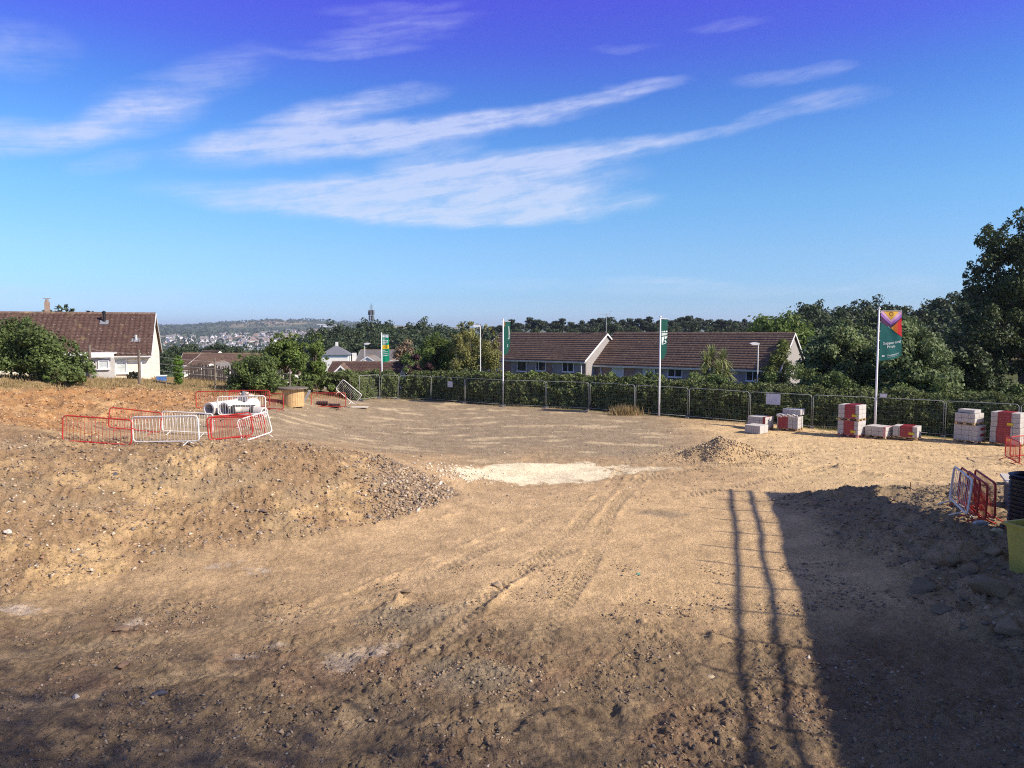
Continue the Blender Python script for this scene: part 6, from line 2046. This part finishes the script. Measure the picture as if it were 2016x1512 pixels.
# ------------------------------------------------------------------ right foreground
def right_side():
    q = on(2012, 15.2)
    b = empty('yellow_bin', (q.x + .12, q.y, q.z - .02), R(20), 'yellow plastic bin at the right edge, in front of the black pipe', 'bin')
    b.location.x += .08; b.location.z -= .06
    yl = mat('yellow_green_plastic', (.50, .43, .09), .5, .1, 3.0, dirt=(.25, .22, .10), dirt_amt=.5)
    def rr(w, d, r, z, n=4):
        out = []
        for cx, cy, a0 in ((w - r, d - r, 0), (-w + r, d - r, 90), (-w + r, -d + r, 180), (w - r, -d + r, 270)):
            for k in range(n + 1): a = R(a0 + 90 * k / n); out.append((cx + r * math.cos(a), cy + r * math.sin(a), z))
        return out
    rings = [rr(.30, .28, .07, 0), rr(.34, .32, .08, .55), rr(.38, .36, .09, 1.02), rr(.42, .40, .10, 1.03), rr(.43, .41, .10, 1.09), rr(.37, .35, .09, 1.09), rr(.33, .31, .08, .5), rr(.29, .27, .07, .05)]
    mb = MB(); n = len(rings[0]); vs = [p for r in rings for p in r]
    fs = [(i * n + k, i * n + (k + 1) % n, (i + 1) * n + (k + 1) % n, (i + 1) * n + k) for i in range(len(rings) - 1) for k in range(n)]
    fs += [tuple(range(n - 1, -1, -1)), tuple((len(rings) - 1) * n + k for k in range(n))]
    mb.add(vs, fs).build('body', yl, b)
    for x in (-.2, .2): MB().box((x, -.335, .5), (.03, .03, .8), Matrix.Rotation(R(5), 3, 'X')).build('rib', yl, b)
    for k in range(3): MB().box((-.10 + .05 * k, -.322, .24 - .02 * k), (.16 - .04 * k, .004, .018), Matrix.Rotation(R(5), 3, 'X')).build('moulded_mark', BLACK, b)
    q = on(2035, 17.2)
    p = empty('black_chamber', (q.x, q.y, q.z - .05), 0, 'black ribbed plastic chamber behind the yellow bin', 'pipe')
    prof = []
    for k in range(13): prof += [(.50, k * .10), (.54, k * .10 + .02), (.54, k * .10 + .06), (.50, k * .10 + .08)]
    prof += [(.54, 1.31), (.56, 1.34), (.50, 1.36), (.47, 1.30), (.45, .2)]
    MB().lathe(prof, 36).build('ribbed_wall', BLACK, p)
    q = on(2030, 19.6)
    s = MB().box((0, 0, 0), (1.5, 1.0, .06), Matrix.Rotation(R(4), 3, 'X')).build('concrete_slab', mat('pale_slab', (.50, .46, .42), .8, .1, 3.0), None)
    s.location = (q.x + .1, q.y, q.z + .75); s.rotation_euler = (0, 0, R(-24)); tag(s, 'grey flat slab resting behind the black chamber', 'slab')
    lg = MB().box((0, 0, -.42), (1.3, .8, .78)).build('support', mat('dark_crate', (.10, .09, .09), .8), s)
    q = on(2024, 24.5); s = MB().box((0, 0, 0), (.9, .6, .16)).build('white_slab', mat('white_slab_paint', (.70, .68, .64), .7), None); s.location = (q.x, q.y, q.z + .2); s.rotation_euler = (R(6), 0, R(-15)); tag(s, 'white slab lying on the ground at the right edge', 'slab')
    q = on(1792, 24.0); st = MB().tube([(0, 0, -.1), (0, 0, .32)], .012, 6).build('steel_pin', mat('rust', (.16, .08, .05), .8), None); st.location = q; tag(st, 'thin steel pin standing in the rubble ridge', 'pin')
    rock(1933, 1038, .20, (.58, .58, .58), 'crumpled pale grey bag in front of the barrier stack', 601, .7, cat='bag', name='plastic_bag')
    rock(1958, 1050, .16, (.62, .50, .30), 'yellowish stone beside the yellow bin', 602, .7)
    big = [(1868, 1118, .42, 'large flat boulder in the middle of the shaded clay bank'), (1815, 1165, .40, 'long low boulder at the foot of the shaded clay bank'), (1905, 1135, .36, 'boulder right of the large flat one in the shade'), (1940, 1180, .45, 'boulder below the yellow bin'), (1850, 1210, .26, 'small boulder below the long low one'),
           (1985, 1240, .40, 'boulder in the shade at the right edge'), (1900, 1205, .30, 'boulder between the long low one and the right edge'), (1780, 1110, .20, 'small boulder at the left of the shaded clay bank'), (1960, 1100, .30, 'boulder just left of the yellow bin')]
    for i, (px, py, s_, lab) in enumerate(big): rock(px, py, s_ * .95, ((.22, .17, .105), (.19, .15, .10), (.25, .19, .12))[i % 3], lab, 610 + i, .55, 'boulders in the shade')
    solo = [(318, 1372, .17, (.10, .10, .12), 'dark slate stone lying alone in the left foreground'), (865, 953, .20, (.62, .56, .47), 'white stone at the right end of the spoil mound'), (515, 1010, .16, (.13, .10, .09), 'dark stone on the middle of the spoil mound'), (676, 1028, .15, (.24, .16, .11), 'brown stone at the foot of the spoil mound'),
            (15, 1055, .12, (.60, .52, .42), 'pale stone at the left edge of the mound foot'), (240, 1240, .20, (.22, .15, .10), 'flat brown clod left of the tyre track'), (245, 1312, .14, (.20, .13, .09), 'brown clod in the left foreground'), (980, 1153, .14, (.42, .32, .21), 'light clod on the tyre track edge'), (800, 1165, .16, (.20, .15, .10), 'dark clod beside the tyre track'),
            (1255, 1132, .07, (.14, .32, .22), 'small green scrap on the open ground'), (1400, 1335, .10, (.45, .37, .25), 'pale stone between the shadow lines'), (150, 1373, .08, (.50, .44, .38), 'small pale stone left of the dark slate'), (227, 935, .12, (.12, .11, .12), 'dark stone high on the left of the mound'), (1305, 1205, .1, (.38, .28, .18), 'tan stone on the open ground'), (690, 842, .16, (.22, .17, .12), 'dark clod on the level ground by the far barriers')]
    for i, (px, py, s_, c, lab) in enumerate(solo): rock(px, py, s_, c, lab, 640 + i, .5)
    # coarse stones in the right end of the mound
    g = random.Random(5)
    for k in range(60):
        px, py = g.uniform(640, 850), g.uniform(888, 990)
        rock(px, py, g.uniform(.05, .10), g.choice([(.34, .28, .22), (.22, .17, .14), (.50, .43, .34), (.28, .18, .12)]), 'rough stone in the rubble at the right end of the spoil mound', 700 + k, .6, 'stones in the mound rubble')


right_side()


# ------------------------------------------------------------------ building site structures right of the camera (they cast the long shadow)
def off_frame():
    P0 = Vector((12.7, 5.5)); d = Vector((.273, .962)).normalized(); n = Vector((d.y, -d.x))
    ang = math.atan2(d.y, d.x)
    root = empty('scaffold', (P0.x, P0.y, 0), ang, 'tube scaffold with boarded deck to the right of the camera', 'scaffold')
    # local x runs along the scaffold, local -y points away from the plot
    x0, x1 = -3.0, 17.55; W = 2.45
    zs = gz(P0.x, P0.y)
    for k in range(14):
        x = x1 - .25 - 1.5 * k
        for y in (0, -W):
            MB().tube([(x, y, 0), (x, y, 7.75 + .7 * random.Random(k).random())], .034, 7).build('standard', STEEL, root)
        MB().tube([(x, .5, 6.35), (x, -W - .2, 6.35)], .025, 6).build('transom', STEEL, root)
    for z in (7.52, 7.05, 6.40):
        MB().tube([(x0, .04, z), (x1 + .1, .04, z)], .056 if z > 6.5 else .03, 8).build('ledger', STEEL, root)
    for z in (2.2, 4.3): 
        MB().tube([(x0, .04, z), (x1 - 9.2, .04, z)], .027, 7).build('ledger', STEEL, root)
    for k in range(10): MB().box(((x0 + x1) / 2, -.13 - .245 * k, 6.50), (x1 - x0, .24, .04)).build('board', TIMBER, root)
    MB().box(((x0 + x1) / 2, .02, 6.60), (x1 - x0, .03, .2)).build('toe_board', TIMBER, root)
    hx1 = 9.8
    h = empty('house_shell', (P0.x + n.x * 1.85, P0.y + n.y * 1.85, 0), ang, 'blockwork house shell under construction behind the scaffold', 'house')
    h.location.x += n.x * .7; h.location.y += n.y * .7
    for nm, x, y, sx, sy in (('front_wall', (x0 + hx1) / 2, -.15, hx1 - x0, .3), ('back_wall', (x0 + hx1) / 2, -8, hx1 - x0, .3), ('end_wall', hx1 - .15, -4.1, .28, 7.5), ('end_wall', x0 + .15, -4.1, .28, 7.5)):
        MB().box((x, y, 3.2), (sx, sy, 6.6)).build(nm, BLOCK, h)
    MB().prism([(.2, 6.5), (-8.4, 6.5), (-4.1, 8.8)], x0, hx1, axis=0).build('roof', mat('plain_grey_roof', (.2, .19, .18), .9), h)


off_frame()


def added_shade_trees():  # unseen trees added so that their shade darkens the foreground
    for i, (x, y, zc, n, lab) in enumerate([(17.0, -2.9, 17.0, 17000, 'tall added shade poplar beside the scaffold behind the camera'), (11.0, -2.2, 17.5, 17000, 'tall added shade poplar nearest the camera, behind it'), (18.5, -2.6, 12.0, 14000, 'lower added shade poplar against the house shell behind the camera')]):
        g = np.random.default_rng(900 + i); z0 = gmac(x, y)
        root = empty('added_shade_poplar', (x, y, z0), 0, lab, 'tree', 'poplars added behind the camera for shade')
        p = g.normal(size=(n, 3)) * np.array([2.6, 2.3, 2.7]); p[:, 2] += zc - z0
        v, f, c = leaf_cloud(p, g.normal(size=(n, 3)), .085, 910 + i)
        link('crown', np_mesh('crown', v, f, (L_FRESH,), c), root)
        mb = MB().tube([(0, 0, -.3), (.1, 0, zc * .5), (0, .1, zc + 1)], [.26, .2, .04], 8)
        for k in range(14):
            e = p[k]; mb.tube([(.05, 0, max(3, e[2] - 3.5)), tuple(e)], [.06, .015], 5)
        mb.build('trunk', BARK, root, True)


added_shade_trees()


# ------------------------------------------------------------------ dry grass
def grass():
    g = np.random.default_rng(88); n = 60000
    # top of the left bank
    px = g.uniform(-60, 780, n); Y = g.uniform(37, 56, n)
    x = (px - 1008) / FPX * Y
    M = masks(x, Y); k = (M['turf'] > .35) & (M['behind'] < .5) & (g.random(n) < .9)
    x, Y = x[k], Y[k]
    # foot of the hedge
    s = g.uniform(0, 1, 6000); i = (s * (len(FPT) - 2)).astype(int) + 1; t = g.random(6000)
    i = np.clip(i, 1, len(FPT) - 2)
    F_ = np.array([(q.x, q.y) for q in FPT]); hp = F_[i] * (1 - t[:, None]) + F_[i + 1] * t[:, None] + np.c_[g.normal(size=6000) * .18 + .2, g.normal(size=6000) * .18 + .25]
    tq = np.array(on(1232, 50.2)[:2]); tuft = tq + g.normal(size=(900, 2)) * np.array([.5, .3])
    hs = np.r_[(.05 + .20 * g.random(len(x)) ** 1.6) * (.5 + .8 * sstep(fbm(x, Y, 1.6, 3, 99), -.3, .4)), .05 + .22 * g.random(6000) ** 2, .15 + .70 * g.random(900) ** 1.6]
    X = np.r_[x, hp[:, 0], tuft[:, 0]]; Yy = np.r_[Y, hp[:, 1], tuft[:, 1]]
    m_ = len(X); z = macro(X, Yy)
    a = g.random(m_) * 6.283; ln = g.normal(size=(m_, 2)) * .35
    w = (.012 + .012 * g.random(m_)) * (1 + (hs > .4) * .3)
    b0 = np.c_[X - np.cos(a) * w, Yy - np.sin(a) * w, z - .03]; b1 = np.c_[X + np.cos(a) * w, Yy + np.sin(a) * w, z - .03]
    tp = np.c_[X + ln[:, 0] * hs, Yy + ln[:, 1] * hs, z + hs]
    v = np.stack([b0, b1, tp], 1).reshape(-1, 3); f = np.arange(m_ * 3).reshape(m_, 3)
    pal = np.array([(.40, .28, .13), (.32, .22, .10), (.22, .19, .08), (.46, .35, .18), (.12, .15, .05)])
    wts = np.r_[np.full(len(x), 0), np.full(6000, 1), np.full(900, 0)]
    c = pal[g.choice(5, m_, p=[.34, .22, .12, .28, .04])]
    c[wts == 1] = pal[g.choice(5, 6000, p=[.1, .15, .35, .05, .35])]
    o = link('dry_grass', np_mesh('dry_grass', v, f, (leaf_mat('grass_blades', (1, 1, 1), .3),), np.repeat(c * (.75 + .5 * g.random((m_, 1))), 3, 0)))
    tag(o, 'dry yellow grass on top of the left bank and along the hedge foot', None, None, 'stuff')


grass()


# ------------------------------------------------------------------ haze
def haze():
    x0, x1, y0, y1, z0, z1 = -8900, 8900, -1500, 8800, -80, 95
    o = MB().box(((x0 + x1) / 2, (y0 + y1) / 2, (z0 + z1) / 2), (x1 - x0, y1 - y0, z1 - z0)).build('haze', None, None)
    m_ = bpy.data.materials.new('haze_air'); m_.use_nodes = True
    t = m_.node_tree; t.nodes.clear()
    out = t.nodes.new('ShaderNodeOutputMaterial'); v = t.nodes.new('ShaderNodeVolumePrincipled')
    v.inputs['Color'].default_value = (.80, .88, 1.0, 1); v.inputs['Density'].default_value = HAZE
    v.inputs['Anisotropy'].default_value = 0.2
    t.links.new(v.outputs[0], out.inputs['Volume'])
    o.data.materials.clear(); o.data.materials.append(m_)
    tag(o, 'thin blue summer haze over the whole view', None, None, 'stuff')


HAZE = .00011
haze()
